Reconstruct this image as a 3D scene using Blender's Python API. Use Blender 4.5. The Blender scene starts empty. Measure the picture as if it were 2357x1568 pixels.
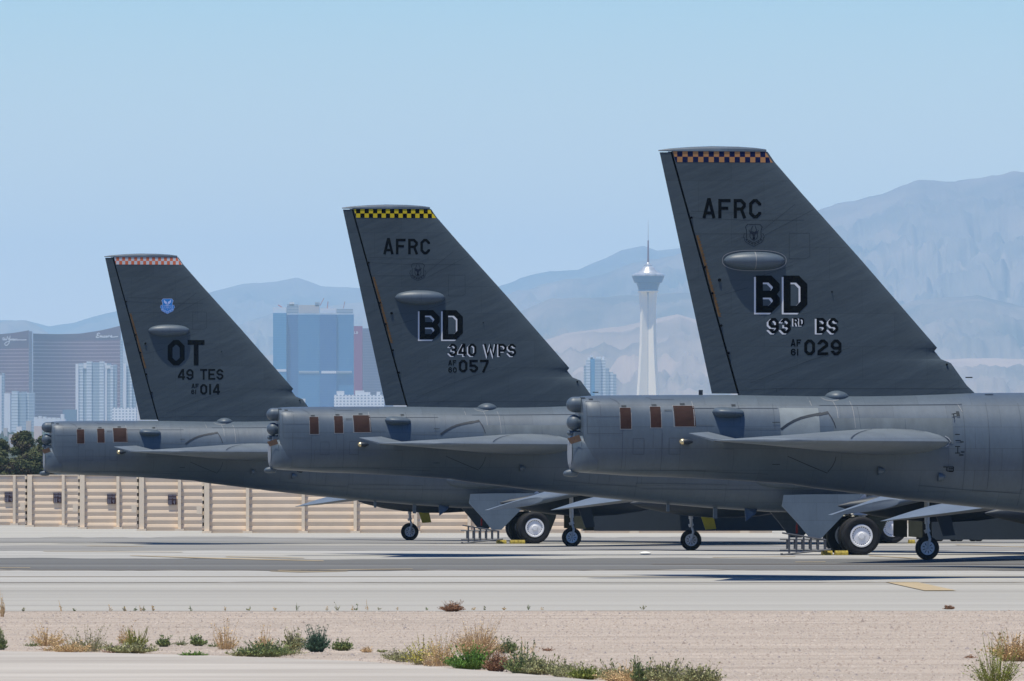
import bpy, bmesh, math, random
import numpy as np
from mathutils import Vector, Matrix
R = math.radians
random.seed(7); rng = np.random.default_rng(7)
S = bpy.context.scene; COL = S.collection

# ------------------------------------------------------------------ camera
CAMZ = 2.64; F = 22365.0; CX = 1178.5; HY = 1110.0        # pixel units of a 2357 x 1568 frame
PITCH = math.atan((HY - 784.0) / F)
cam_d = bpy.data.cameras.new('camera'); cam = bpy.data.objects.new('camera', cam_d); COL.objects.link(cam)
cam_d.sensor_width = 36.0; cam_d.lens = F / 2357.0 * 36.0
cam_d.clip_start = 1.0; cam_d.clip_end = 90000.0
cam.location = (0, 0, CAMZ); cam.rotation_euler = (R(90) + PITCH, 0, 0)
S.camera = cam
# ------------------------------------------------------------------ world / sun / exposure
SUN = Vector((-0.17, -0.20, 1.0)).normalized()
w = bpy.data.worlds.new('World'); S.world = w; w.use_nodes = True
nt = w.node_tree; bg = nt.nodes['Background']
sky = nt.nodes.new('ShaderNodeTexSky'); sky.sky_type = 'NISHITA'; sky.sun_disc = False
sky.sun_elevation = math.asin(SUN.z); sky.sun_rotation = math.atan2(SUN.x, SUN.y)
sky.altitude = 600; sky.air_density = 1.0; sky.dust_density = 0.5; sky.ozone_density = 2.0
hs = nt.nodes.new('ShaderNodeHueSaturation'); hs.inputs['Saturation'].default_value = 1.75; hs.inputs['Hue'].default_value = 0.512
nt.links.new(sky.outputs[0], hs.inputs['Color']); tn = nt.nodes.new('ShaderNodeVectorMath'); tn.operation = 'MULTIPLY'; tn.inputs[1].default_value = (.82, 1.0, 1.14)
nt.links.new(hs.outputs[0], tn.inputs[0])
tcw = nt.nodes.new('ShaderNodeTexCoord'); sxw = nt.nodes.new('ShaderNodeSeparateXYZ'); nt.links.new(tcw.outputs['Generated'], sxw.inputs[0])
mrw = nt.nodes.new('ShaderNodeMapRange'); mrw.inputs[1].default_value = 0.012; mrw.inputs[2].default_value = 0.058; mrw.inputs[3].default_value = 1.0; mrw.inputs[4].default_value = 0.0
nt.links.new(sxw.outputs[2], mrw.inputs[0])           # dusty pale air low over the horizon
mxw = nt.nodes.new('ShaderNodeMix'); mxw.data_type = 'RGBA'; mxw.inputs[7].default_value = (9.2, 8.3, 7.6, 1)
nt.links.new(mrw.outputs[0], mxw.inputs[0]); nt.links.new(tn.outputs[0], mxw.inputs[6]); nt.links.new(mxw.outputs[2], bg.inputs[0]); bg.inputs[1].default_value = 0.092
sd = bpy.data.lights.new('sun', 'SUN'); so = bpy.data.objects.new('sun', sd); COL.objects.link(so)
sd.energy = 4.7; sd.angle = R(0.5); sd.color = (1.0, 0.95, 0.82)
so.rotation_euler = SUN.to_track_quat('Z', 'Y').to_euler(); so.location = (0, 0, 300)
S.view_settings.view_transform = 'Standard'; S.view_settings.look = 'None'
S.view_settings.exposure = 0.30; S.view_settings.gamma = 1.0
S.cycles.volume_bounces = 1

# ------------------------------------------------------------------ helpers
def at(px, py, Y):                       # the point at distance Y seen at a pixel
    a = PITCH + math.atan((784.0 - py) / F)
    return Vector(((px - CX) / F * Y, Y, CAMZ + Y * math.tan(a)))
GP = [(-500, -.12), (280, -.12), (340, .05), (380, .05), (415, 0), (1500, 0), (5000, 8), (9000, 30), (14000, 46), (18000, 90), (24000, 190), (60000, 700)]
def gz(Y):
    for (a, b), (c, d) in zip(GP, GP[1:]):
        if Y <= c: return b + (d - b) * (Y - a) / (c - a)
    return GP[-1][1]
def gpt(px, py):                         # the ground point seen at a pixel
    Y = 300.0
    for _ in range(20): Y = (CAMZ - gz(Y)) * F / max(py - HY, 1)
    return Vector(((px - CX) / F * Y, Y, gz(Y)))

ALB = .79            # one exposure trim for all base colours
def mat(name, col, rough=.7, spec=.3, noise=0, nscale=1.0, bump=0, bscale=20., metal=0, stretch=(1, 1, 1), col2=None, detail=5, coat=0, emit=0, thr=None, nscale2=0, noise2=0):
    col = tuple(c * ALB for c in col); col2 = tuple(c * ALB for c in col2) if col2 else None
    m = bpy.data.materials.new(name); m.use_nodes = True; t = m.node_tree; b = t.nodes['Principled BSDF']
    b.inputs['Roughness'].default_value = rough; b.inputs['Metallic'].default_value = metal
    b.inputs['Specular IOR Level'].default_value = spec
    b.inputs['Base Color'].default_value = (*col, 1)
    if coat: b.inputs['Coat Weight'].default_value = coat
    if noise or bump or col2:
        tc = t.nodes.new('ShaderNodeTexCoord'); mp = t.nodes.new('ShaderNodeMapping'); mp.inputs['Scale'].default_value = stretch
        t.links.new(tc.outputs['Object'], mp.inputs[0])
    if noise or col2:
        n = t.nodes.new('ShaderNodeTexNoise'); n.inputs['Scale'].default_value = nscale; n.inputs['Detail'].default_value = detail
        n.inputs['Roughness'].default_value = .6
        t.links.new(mp.outputs[0], n.inputs['Vector'])
        cr = t.nodes.new('ShaderNodeValToRGB')
        c2 = col2 if col2 else tuple(c * (1 + noise) for c in col)
        c1 = col if col2 else tuple(c * (1 - noise) for c in col)
        lo, hi = thr if thr else (.3, .7)
        cr.color_ramp.elements[0].position = lo; cr.color_ramp.elements[1].position = hi
        cr.color_ramp.elements[0].color = (*c1, 1); cr.color_ramp.elements[1].color = (*c2, 1)
        t.links.new(n.outputs[0], cr.inputs[0]); out = cr.outputs[0]
        if noise2:
            n2 = t.nodes.new('ShaderNodeTexNoise'); n2.inputs['Scale'].default_value = nscale2; n2.inputs['Detail'].default_value = 4
            t.links.new(mp.outputs[0], n2.inputs['Vector'])
            mr = t.nodes.new('ShaderNodeMapRange'); mr.inputs[1].default_value = .3; mr.inputs[2].default_value = .7
            mr.inputs[3].default_value = 1 - noise2; mr.inputs[4].default_value = 1 + noise2
            t.links.new(n2.outputs[0], mr.inputs[0])
            mx = t.nodes.new('ShaderNodeVectorMath'); mx.operation = 'SCALE'
            t.links.new(out, mx.inputs[0]); t.links.new(mr.outputs[0], mx.inputs['Scale']); out = mx.outputs[0]
        t.links.new(out, b.inputs['Base Color'])
    if bump:
        n = t.nodes.new('ShaderNodeTexNoise'); n.inputs['Scale'].default_value = bscale; n.inputs['Detail'].default_value = 4
        t.links.new(mp.outputs[0], n.inputs['Vector'])
        bp = t.nodes.new('ShaderNodeBump'); bp.inputs['Strength'].default_value = 1; bp.inputs['Distance'].default_value = bump
        t.links.new(n.outputs[0], bp.inputs['Height']); t.links.new(bp.outputs[0], b.inputs['Normal'])
    return m

def facade(name, base, line, pz, fz, pxx=0, fx=0, rough=.4, spec=.3):
    """floors (and bays) of a far facade: pz = storey height, fz = share of it that is the line"""
    m = mat(name, base, rough, spec); t = m.node_tree; b = t.nodes['Principled BSDF']
    tc = t.nodes.new('ShaderNodeTexCoord'); sx = t.nodes.new('ShaderNodeSeparateXYZ'); t.links.new(tc.outputs['Object'], sx.inputs[0])
    def band(sock, p, f):
        a = t.nodes.new('ShaderNodeMath'); a.operation = 'DIVIDE'; a.inputs[1].default_value = p; t.links.new(sock, a.inputs[0])
        c = t.nodes.new('ShaderNodeMath'); c.operation = 'FRACT'; t.links.new(a.outputs[0], c.inputs[0])
        d = t.nodes.new('ShaderNodeMath'); d.operation = 'LESS_THAN'; d.inputs[1].default_value = f; t.links.new(c.outputs[0], d.inputs[0])
        return d.outputs[0]
    fac = band(sx.outputs[2], pz, fz) if pz else None
    if pxx:
        g = band(sx.outputs[0], pxx, fx)
        if fac is None: fac = g
        else:
            mm = t.nodes.new('ShaderNodeMath'); mm.operation = 'MAXIMUM'; t.links.new(fac, mm.inputs[0]); t.links.new(g, mm.inputs[1]); fac = mm.outputs[0]
    mx = t.nodes.new('ShaderNodeMix'); mx.data_type = 'RGBA'
    mx.inputs[6].default_value = (*base, 1); mx.inputs[7].default_value = (*line, 1)
    t.links.new(fac, mx.inputs[0]); t.links.new(mx.outputs[2], b.inputs['Base Color'])
    return m

class MB:
    def __init__(s): s.v = []; s.f = []; s.mi = []
    def add(s, vs, fs, mi=0):
        o = len(s.v); s.v += [tuple(v) for v in vs]; s.f += [tuple(i + o for i in f) for f in fs]; s.mi += [mi] * len(fs); return s
    def box(s, x0, x1, y0, y1, z0, z1, mi=0):
        v = [(x, y, z) for z in (z0, z1) for y in (y0, y1) for x in (x0, x1)]
        return s.add(v, [(0, 2, 3, 1), (4, 5, 7, 6), (0, 1, 5, 4), (2, 6, 7, 3), (0, 4, 6, 2), (1, 3, 7, 5)], mi)
    def loft(s, rings, cap=True, closed=True, mi=0):
        n = len(rings[0]); vs = [p for r in rings for p in r]; fs = []
        for i in range(len(rings) - 1):
            for j in range(n if closed else n - 1):
                k = (j + 1) % n; fs.append((i * n + j, i * n + k, (i + 1) * n + k, (i + 1) * n + j))
        if cap: fs += [tuple(range(n))[::-1], tuple((len(rings) - 1) * n + j for j in range(n))]
        return s.add(vs, fs, mi)
    def tube(s, pts, rad, n=8, mi=0):
        pts = [Vector(p) for p in pts]; rads = rad if isinstance(rad, (list, tuple)) else [rad] * len(pts); rings = []
        for i, p in enumerate(pts):
            d = (pts[min(i + 1, len(pts) - 1)] - pts[max(i - 1, 0)]).normalized()
            a = Vector((0, 0, 1)) if abs(d.z) < .9 else Vector((1, 0, 0))
            u = d.cross(a).normalized(); v = d.cross(u)
            rings.append([p + (u * math.cos(2 * math.pi * k / n) + v * math.sin(2 * math.pi * k / n)) * rads[i] for k in range(n)])
        return s.loft(rings, mi=mi)
    def lathe(s, prof, n=24, axis='z', o=(0, 0, 0), sc=(1, 1), mi=0):
        """prof = (radius, height); axis is the direction of the height"""
        rings = []
        for r, h in prof:
            ring = []
            for k in range(n):
                a = 2 * math.pi * k / n; c, d = r * math.cos(a) * sc[0], r * math.sin(a) * sc[1]
                p = {'z': (c, d, h), 'x': (h, c, d), 'y': (c, h, d)}[axis]
                ring.append((p[0] + o[0], p[1] + o[1], p[2] + o[2]))
            rings.append(ring)
        return s.loft(rings, mi=mi)
    def grid(s, P, mi=0):
        n = len(P[0]); vs = [p for r in P for p in r]
        return s.add(vs, [(i * n + j, i * n + j + 1, (i + 1) * n + j + 1, (i + 1) * n + j) for i in range(len(P) - 1) for j in range(n - 1)], mi)
    def mesh(s, name, mats, smooth=False, fix=True, sharp=35):
        me = bpy.data.meshes.new(name); me.from_pydata(s.v, [], s.f)
        for m in (mats if isinstance(mats, (list, tuple)) else [mats]): me.materials.append(m)
        me.polygons.foreach_set('material_index', s.mi)
        if fix:
            b = bmesh.new(); b.from_mesh(me); bmesh.ops.recalc_face_normals(b, faces=b.faces[:])
            if smooth:
                for e in b.edges:
                    if len(e.link_faces) == 2 and e.calc_face_angle(0) > R(sharp): e.smooth = False
            b.to_mesh(me); b.free()
        if smooth: me.polygons.foreach_set('use_smooth', [True] * len(me.polygons))
        me.update(); return me
    def build(s, name, mats, parent=None, smooth=False, loc=None, fix=True, sharp=35):
        return obj(name, s.mesh(name, mats, smooth, fix, sharp), parent, loc)
def obj(name, me, parent=None, loc=None):
    o = bpy.data.objects.new(name, me); COL.objects.link(o)
    if parent: o.parent = parent
    if loc is not None: o.location = loc
    return o
def tag(o, label=None, cat=None, group=None, kind=None):
    if label: o['label'] = label
    if cat: o['category'] = cat
    if group: o['group'] = group
    if kind: o['kind'] = kind
    return o
def empty(name, loc, rz=0): 
    o = obj(name, None, None, loc); o.rotation_euler = (0, 0, rz); return o
CACHE = {}
def cached(key, fn):
    if key not in CACHE: CACHE[key] = fn()
    return CACHE[key]
def lerp(tab, x):
    """piecewise linear table lookup, rows (x, a, b, ...)"""
    if x <= tab[0][0]: return tab[0][1:]
    for p, q in zip(tab, tab[1:]):
        if x <= q[0]:
            t = (x - p[0]) / (q[0] - p[0]); return tuple(a + (b - a) * t for a, b in zip(p[1:], q[1:]))
    return tab[-1][1:]

# ------------------------------------------------------------------ materials
PAINT = mat('grey_aircraft_paint', (.080, .110, .142), .48, .4, noise=.08, nscale=.8, bump=.006, bscale=1.6, stretch=(2.0, 1, .6), noise2=.05, nscale2=7)
PAINT_LIT = mat('grey_aircraft_paint_lit', (.150, .180, .205), .5, .4, noise=.10, nscale=.8, stretch=(1, 1, 1), noise2=.05, nscale2=6)  # same paint lightened for wings and stabilizers: sunlit sheen put into the colour
PAINT_SHADED = mat('grey_aircraft_paint_shaded', (.062, .084, .101), .6, .12, noise=.09, nscale=.8, bump=.019, bscale=1.2, stretch=(2.6, 1, .42), noise2=.05, nscale2=11)  # same paint, darker on the fin: dim side light put into the colour
def panels(m, sx, sz, dark, tone):
    """skin panels: each sheet a little different in tone, with a thin darker lap line"""
    t = m.node_tree; b = t.nodes['Principled BSDF']; src = b.inputs['Base Color'].links[0].from_socket
    tc = t.nodes.new('ShaderNodeTexCoord'); sp = t.nodes.new('ShaderNodeSeparateXYZ'); cb = t.nodes.new('ShaderNodeCombineXYZ')
    t.links.new(tc.outputs['Object'], sp.inputs[0]); t.links.new(sp.outputs[0], cb.inputs[0]); t.links.new(sp.outputs[2], cb.inputs[1])
    br = t.nodes.new('ShaderNodeTexBrick'); t.links.new(cb.outputs[0], br.inputs['Vector'])
    br.inputs['Color1'].default_value = (1 - tone,) * 3 + (1,); br.inputs['Color2'].default_value = (1 + tone,) * 3 + (1,); br.inputs['Mortar'].default_value = (dark,) * 3 + (1,)
    br.inputs['Scale'].default_value = 1; br.inputs['Mortar Size'].default_value = .009; br.inputs['Mortar Smooth'].default_value = .3; br.inputs['Brick Width'].default_value = sx; br.inputs['Row Height'].default_value = sz
    mx = t.nodes.new('ShaderNodeVectorMath'); mx.operation = 'MULTIPLY'
    t.links.new(src, mx.inputs[0]); t.links.new(br.outputs['Color'], mx.inputs[1]); t.links.new(mx.outputs[0], b.inputs['Base Color'])
panels(PAINT, 1.55, .62, .72, .06); panels(PAINT_SHADED, 1.9, .95, .84, .045); panels(PAINT_LIT, 1.7, .8, .85, .03)
# slanted skin wrinkles on the fin: turn the texture space
for nd in PAINT_SHADED.node_tree.nodes:
    if nd.type == 'MAPPING': nd.vector_type = 'TEXTURE'; nd.inputs['Rotation'].default_value = (0, R(-24), 0)
DARKPAINT = mat('dark_grey_panel_paint', (.022, .031, .043), .5, .3, noise=.08, nscale=3)
LIGHTPAINT = mat('pale_worn_grey_paint', (.20, .235, .25), .55, .3, noise=.14, nscale=2.5, detail=8)
BAND = mat('weathered_grey_band_paint', (.115, .142, .158), .5, .3, noise=.16, nscale=1.4, stretch=(2, 1, .7), detail=7)
LINE = mat('panel_seam', (.070, .088, .115), .7, .1)
LINEF = mat('fin_panel_seam', (.022, .03, .042), .7, .1)
LLINE = mat('pale_sealant_line', (.24, .25, .26), .6, .2)
BLACK = mat('black_marking_paint', (.003, .004, .006), .95, .03)
WHITE = mat('white_marking_paint', (.72, .73, .75), .5, .3)
BROWN = mat('brown_absorber_panel', (.038, .018, .015), .7, .12, noise=.25, nscale=4)
BROWN2 = mat('tan_absorber_panel', (.17, .10, .065), .6, .2, noise=.25, nscale=12)
RUST = mat('brown_sealant', (.13, .075, .03), .7, .2, noise=.3, nscale=8)
STRIP = mat('pale_gill_strip', (.30, .32, .34), .6, .2, noise=.1, nscale=10)
BRASS = mat('brass_lamp_cap', (.75, .62, .36), .25, .5, metal=.6)
TYRE = mat('black_rubber', (.012, .012, .014), .75, .3, noise=.2, nscale=6)
RIM = mat('white_wheel_paint', (.92, .92, .92), .7, .2, noise=.05, nscale=20)
RIMG = mat('grey_wheel_metal', (.95, .95, .94), .7, .2, noise=.1, nscale=20)
HOLE = mat('dark_hole', (.02, .02, .02), .9, .1)
STRUT = mat('grey_strut_metal', (.62, .62, .61), .4, .5, noise=.12, nscale=8)
YELDOOR = mat('yellow_primer_paint', (.62, .55, .06), .55, .3, noise=.15, nscale=5)
OLIVE = mat('olive_primer_paint', (.05, .052, .03), .6, .3, noise=.15, nscale=5)
RED = mat('red_cover', (.35, .03, .025), .6, .2)
CHOCK = mat('yellow_chock_paint', (.34, .26, .04), .6, .2, noise=.5, nscale=9)
ALU = mat('dull_aluminium', (.10, .105, .115), .45, .5, metal=.4, noise=.2, nscale=10)
NAVY = mat('navy_check_paint', (.006, .012, .06), .9, .05)
ORANGE = mat('ochre_orange_check_paint', (.40, .20, .08), .6, .2)
YEL = mat('yellow_check_paint', (.62, .47, .012), .6, .2)
REDOR = mat('red_orange_check_paint', (.68, .16, .065), .6, .2)
WCHK = mat('white_check_paint', (.60, .62, .64), .6, .2)
BLUE = mat('blue_emblem_paint', (.015, .22, .62), .5, .3)
PBLUE = mat('pale_blue_emblem_paint', (.50, .62, .95), .5, .3)
DIM = mat('dark_emblem_paint', (.006, .010, .020), .9, .05)
DIM2 = mat('faded_dark_emblem_paint', (.018, .025, .040), .9, .05)

# ------------------------------------------------------------------ stroke lettering (flat glyphs laid on a surface)
def glyph(ch, w, t):
    l, r, b, tp, m = t / 2, w - t / 2, t / 2, 1 - t / 2, .5
    c = .17; s = .13
    O = [(l + c, b), (r - c, b), (r, b + c), (r, tp - c), (r - c, tp), (l + c, tp), (l, tp - c), (l, b + c), 'z']
    G = {
     '0': [O], 'O': [O],
     'D': [[(l, b), (r - c, b), (r, b + c), (r, tp - c), (r - c, tp), (l, tp), 'z']],
     'B': [[(l, b), (r - c, b), (r, b + c), (r, m - s), (r - s * .8, m), (r, m + s), (r, tp - c), (r - c, tp), (l, tp), 'z'], [(l, m), (r - s * .8, m)]],
     'A': [[(l * .7, 0), (w / 2 - t * .12, 1 - t * .2), (w / 2 + t * .12, 1 - t * .2), (w - l * .7, 0)], [(w * .25, .27), (w * .75, .27)]],
     'F': [[(w, tp), (l, tp), (l, 0)], [(l, m + .02), (w * .82, m + .02)]],
     'E': [[(w, tp), (l, tp), (l, b), (w, b)], [(l, m), (w * .85, m)]],
     'R': [[(l, 0), (l, tp), (r - c, tp), (r, tp - c), (r, m + s), (r - s, m - .02), (l, m - .02)], [(r - s * 1.3, m), (w - l * .7, 0)]],
     'P': [[(l, 0), (l, tp), (r - c, tp), (r, tp - c), (r, m + s - .04), (r - s, m - .06), (l, m - .06)]],
     'C': [[(r, .67), (r, tp - c), (r - c, tp), (l + c, tp), (l, tp - c), (l, b + c), (l + c, b), (r - c, b), (r, b + c), (r, .33)]],
     'S': [[(r, .70), (r, tp - c), (r - c, tp), (l + c, tp), (l, tp - c), (l, m + s), (l + s, m), (r - s, m), (r, m - s), (r, b + c), (r - c, b), (l + c, b), (l, b + c), (l, .30)]],
     '9': [[(l, .28), (l, b + c), (l + c, b), (r - c, b), (r, b + c), (r, tp - c), (r - c, tp), (l + c, tp), (l, tp - c), (l, m + s - .05), (l + s, m - .05), (r, m - .05)]],
     '6': [[(r, .72), (r, tp - c), (r - c, tp), (l + c, tp), (l, tp - c), (l, b + c), (l + c, b), (r - c, b), (r, b + c), (r, m - s + .05), (r - s, m + .05), (l, m + .05)]],
     '3': [[(l, .72), (l, tp - c), (l + c, tp), (r - c, tp), (r, tp - c), (r, m + s), (r - s, m), (r, m - s), (r, b + c), (r - c, b), (l + c, b), (l, b + c), (l, .28)], [(w * .35, m), (r - s, m)]],
     '2': [[(l, .70), (l, tp - c), (l + c, tp), (r - c, tp), (r, tp - c), (r, .62), (l, .24), (l, b), (w, b)]],
     '1': [[(w / 2, 0), (w / 2, 1)]],
     '4': [[(w * .72, 0), (w * .72, .93), (w * .62, .93), (l * .9, .33), (l * .9, .26), (w, .26)]],
     '7': [[(0, tp), (r, tp), (r, tp - .12), (w * .35, 0)]],
     '5': [[(w * .96, tp), (l, tp), (l, m + .04), (r - c, m + .04), (r, m + .04 - c), (r, b + c), (r - c, b), (l + c, b), (l, b + c), (l, .27)]],
     'T': [[(0, tp), (w, tp)], [(w / 2, tp), (w / 2, 0)]],
     'W': [[(l * .7, 1), (w * .27, t * .2), (w * .5, .86), (w * .73, t * .2), (w - l * .7, 1)]],
     'L': [[(l, 1), (l, b), (w, b)]],
    }
    return G.get(ch, [])
def strokes(mb, lines, t, fn, lay=0.0, seg=.16, mi=0):
    """lines: 2D polylines in metres; t: width; fn(u, z, off) -> 3D point"""
    for li, pl in enumerate(lines):
        closed = pl[-1] == 'z'; P = [Vector((p[0], p[1])) for p in (pl[:-1] if closed else pl)]
        n = len(P); off = lay + li * .0008; Lr = []
        for i in range(n):
            a = P[i - 1] if (i > 0 or closed) else None; c = P[(i + 1) % n] if (i < n - 1 or closed) else None
            d1 = (P[i] - a).normalized() if a is not None else None; d2 = (c - P[i]).normalized() if c is not None else None
            if d1 is None: d1 = d2
            if d2 is None: d2 = d1
            n1 = Vector((-d1.y, d1.x)); n2 = Vector((-d2.y, d2.x)); m = (n1 + n2)
            m = m.normalized() if m.length > 1e-4 else n1
            k = (t / 2) / max(m.dot(n1), .45); Lr.append((P[i] + m * k, P[i] - m * k))
        idx = list(range(n)) + ([0] if closed else [])
        for a, c in zip(idx, idx[1:]):
            ln = (P[c] - P[a]).length; k = max(1, int(ln / seg)); rows = []
            for q in range(k + 1):
                f = q / k; p1 = Lr[a][0].lerp(Lr[c][0], f); p2 = Lr[a][1].lerp(Lr[c][1], f)
                rows.append([fn(p1.x, p1.y, off), fn(p2.x, p2.y, off)])
            mb.grid(rows, mi)
def text(mb, s, x0, x1, z0, z1, fn, t=.17, gap=.22, lay=0.0, space=.6, ws=None):
    """fit the string s into the rectangle"""
    h = z1 - z0; n = len(s); wd = {'1': .35, 'W': 1.55, ' ': space}
    tot = sum(wd.get(c, 1) for c in s) + gap * (n - 1); unit = (x1 - x0) / tot; x = x0
    for c in s:
        wc = wd.get(c, 1) * unit
        if c != ' ':
            g = glyph(c, wc / h, t)
            strokes(mb, [[p if p == 'z' else (x + p[0] * h, z0 + p[1] * h) for p in pl] for pl in g], t * h, fn, lay)
        x += wc + gap * unit

# ------------------------------------------------------------------ the three bombers
YAW = R(9); HD = Vector((math.cos(YAW), math.sin(YAW), 0)); LT = Vector((-math.sin(YAW), math.cos(YAW), 0))
PL = {3: (1305.0, 277.9, -.12), 2: (615.0, 342.4, .05), 1: (97.0, 413.9, 0.0)}
ORG = {k: Vector(((p[0] - CX) / F * p[1], p[1], p[2])) for k, p in PL.items()}
def loc(k, px, py, y=0.0):
    """aircraft coordinates (along, up) of a pixel, on the plane at lateral offset y"""
    T = ORG[k] + LT * y; q = (px - CX) / F
    u = (q * T.y - T.x) / (HD.x - q * HD.y); P = T + HD * u
    return u, at(px, py, P.y).z - T.z

# fuselage stations along u
def st(px, yt, yb, wv, n1, n2):
    return (loc(3, px, yt)[0], loc(3, px, yt)[1], loc(3, px, yb)[1], wv, n1, n2)
FUS = [st(1333, 913.5, 1086, .80, 2.9, 3.5), st(1340, 912.5, 1088.2, .89, 2.9, 3.5), st(1352, 911.5, 1089.5, .935, 2.9, 3.5), st(1375, 910.5, 1090.5, .955, 2.8, 3.4), st(1452, 909.8, 1096, 1.0, 2.5, 3.0), st(1542, 909.4, 1098.8, 1.06, 2.35, 2.7),
       st(1628, 909.2, 1102.5, 1.12, 2.25, 2.5), st(1689, 909.4, 1105.5, 1.17, 2.2, 2.4), st(1821, 910, 1115, 1.25, 2.1, 2.3), st(1870, 910.5, 1123.4, 1.28, 2.1, 2.25),
       st(1994, 909.5, 1138.5, 1.34, 2.05, 2.2), st(2076, 907.5, 1149.5, 1.37, 2.0, 2.15), st(2200, 905, 1163, 1.42, 2.0, 2.1), st(2357, 904.3, 1180, 1.46, 2.0, 2.1),
       (16.0, 5.30, 1.66, 1.47, 2.2, 2.3), (18.0, 5.30, 1.53, 1.5, 2.2, 2.3), (22, 5.30, 1.47, 1.5, 2.2, 2.3), (38, 5.30, 1.47, 1.5, 2.2, 2.3), (42, 5.25, 1.5, 1.45, 2.2, 2.3),
       (44.5, 4.9, 1.6, 1.3, 2.2, 2.2), (46.5, 4.2, 1.85, 1.0, 2.1, 2.1), (47.8, 3.6, 2.2, .6, 2, 2), (48.4, 3.1, 2.6, .15, 2, 2)]
def fus_y(u, z):
    zt, zb, wv, n1, n2 = lerp(FUS, u); zc = zb + (zt - zb) * .52
    rz, n = (zt - zc, n1) if z > zc else (zc - zb, n2)
    q = min(.999, abs(z - zc) / rz); return wv * (1 - q ** n) ** (1 / n)
def on_fus(u, z, off=0): return (u, -(fus_y(u, z) + .004 + off * .45), z)

HINGE = [loc(3, 1544.5, 350), loc(3, 1697, 905.5)]
TE = [loc(3, 1519, 353), loc(3, 1638.5, 905.5)]
LEpx = [(2245, 906), (2225, 887), (2189, 836), (2166, 826.7), (2151, 808), (2157, 800.4), (1978.5, 594), (1845, 444.5), (1783, 373), (1764, 345)]
LE = sorted([(loc(3, *p)[1], loc(3, *p)[0]) for p in LEpx])
ZTOP = loc(3, 1640, 349)[1]; ZBOT = loc(3, 1640, 906)[1]
def lin(a, b, z): return a[0] + (b[0] - a[0]) * (z - a[1]) / (b[1] - a[1])
def xh(z): return lin(HINGE[0], HINGE[1], z)
def xt(z): return lin(TE[0], TE[1], z)
def xl(z): return lerp(LE, z)[0]
def fmax(z): return .34 + (.15 - .34) * (z - ZBOT) / (ZTOP - ZBOT)
def fprof(q): q = max(q, 0); return 10 * (.2969 * math.sqrt(q) - .126 * q - .3516 * q * q + .2843 * q ** 3 - .1015 * q ** 4)
def fin_half(u, z):
    a, b = xh(z), xl(z); s = (u - a) / (b - a); return fmax(z) * fprof((1 - s) * .8)
def on_fin(u, z, off=0): return (u, -(fin_half(u, z) + .003 + off * .35), z)

def m_fus():
    mb = MB(); rings = []; N = 56
    us = sorted(set([s[0] for s in FUS] + list(np.linspace(FUS[0][0], 44, 60))))
    for u in us:
        zt, zb, wv, n1, n2 = lerp(FUS, u); zc = zb + (zt - zb) * .52; ring = []
        for k in range(N):
            a = 2 * math.pi * k / N; c, s_ = math.cos(a), math.sin(a); n, rz = (n1, zt - zc) if s_ > 0 else (n2, zc - zb)
            ring.append((u, math.copysign(abs(c) ** (2 / n), c) * wv, zc + math.copysign(abs(s_) ** (2 / n), s_) * rz))
        rings.append(ring)
    return mb.loft(rings).mesh('fuselage', PAINT, True)
def m_fin():
    mb = MB(); rings = []; zs = sorted(set([ZBOT - .12] + [z for z, _ in LE if z < ZTOP] + list(np.linspace(ZBOT, ZTOP, 22))))
    ss = [(1 - math.cos(math.pi * i / 18)) / 2 for i in range(19)]
    for z in zs:
        a, b = xh(z) + .03, xl(z); T = fmax(z)
        up = [(a + (b - a) * s, T * fprof((1 - s) * .8), z) for s in ss[:-1]]
        rings.append([(b, 0, z)] + up[::-1] + [(p[0], -p[1], p[2]) for p in up])
    return mb.loft(rings).mesh('fin', PAINT_SHADED, True, sharp=40)
def m_spar():
    mb = MB(); rings = []
    for i in range(8):
        z = ZBOT + (ZTOP - .01 - ZBOT) * i / 7; T = fmax(z) * fprof(.8) * .5; a = xh(z)
        rings.append([(a - .08, T, z), (a + .08, T, z), (a + .08, -T, z), (a - .08, -T, z)])
    return mb.loft(rings).mesh('hinge_spar', BLACK)
def m_rudder():
    mb = MB(); rings = []
    for i in range(12):
        z = ZBOT - .0 + (ZTOP - .03 - ZBOT) * i / 11; a, b = xt(z), xh(z) - .03; T = fmax(z) * fprof(.8) * .97
        rings.append([(a, 0.008, z), (b, T, z), (b, -T, z), (a, -.008, z)])
    return mb.loft(rings).mesh('rudder', PAINT_SHADED)
def m_cap():
    pts = [(1515.7, 345.4), (1540, 342), (1590, 338.3), (1640, 336.6), (1700, 337.8), (1740, 340.5), (1763.5, 344)]
    P = [loc(3, *p) for p in pts]; zb = ZTOP - .0; mb = MB(); rings = []
    for i in range(25):
        u = P[0][0] + (P[-1][0] - P[0][0]) * i / 24; zt = lerp(P, u)[0] if False else np.interp(u, [p[0] for p in P], [p[1] for p in P])
        s = max(0, (u - xh(zb)) / (xl(zb) - xh(zb)))
        T = .02 + (fmax(zb) * fprof((1 - min(s, 1)) * .8) if u > xh(zb) else fmax(zb) * fprof(.8) * (u - P[0][0]) / (xh(zb) - P[0][0]))
        z0 = min(zb + .002, zt - .012); ring = [(u, T * math.cos(a), z0 + (zt - z0) * math.sin(a) ** .6) for a in np.linspace(0, math.pi, 9)]
        rings.append(ring)
    return mb.loft(rings).mesh('fin_cap', PAINT, True)

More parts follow.
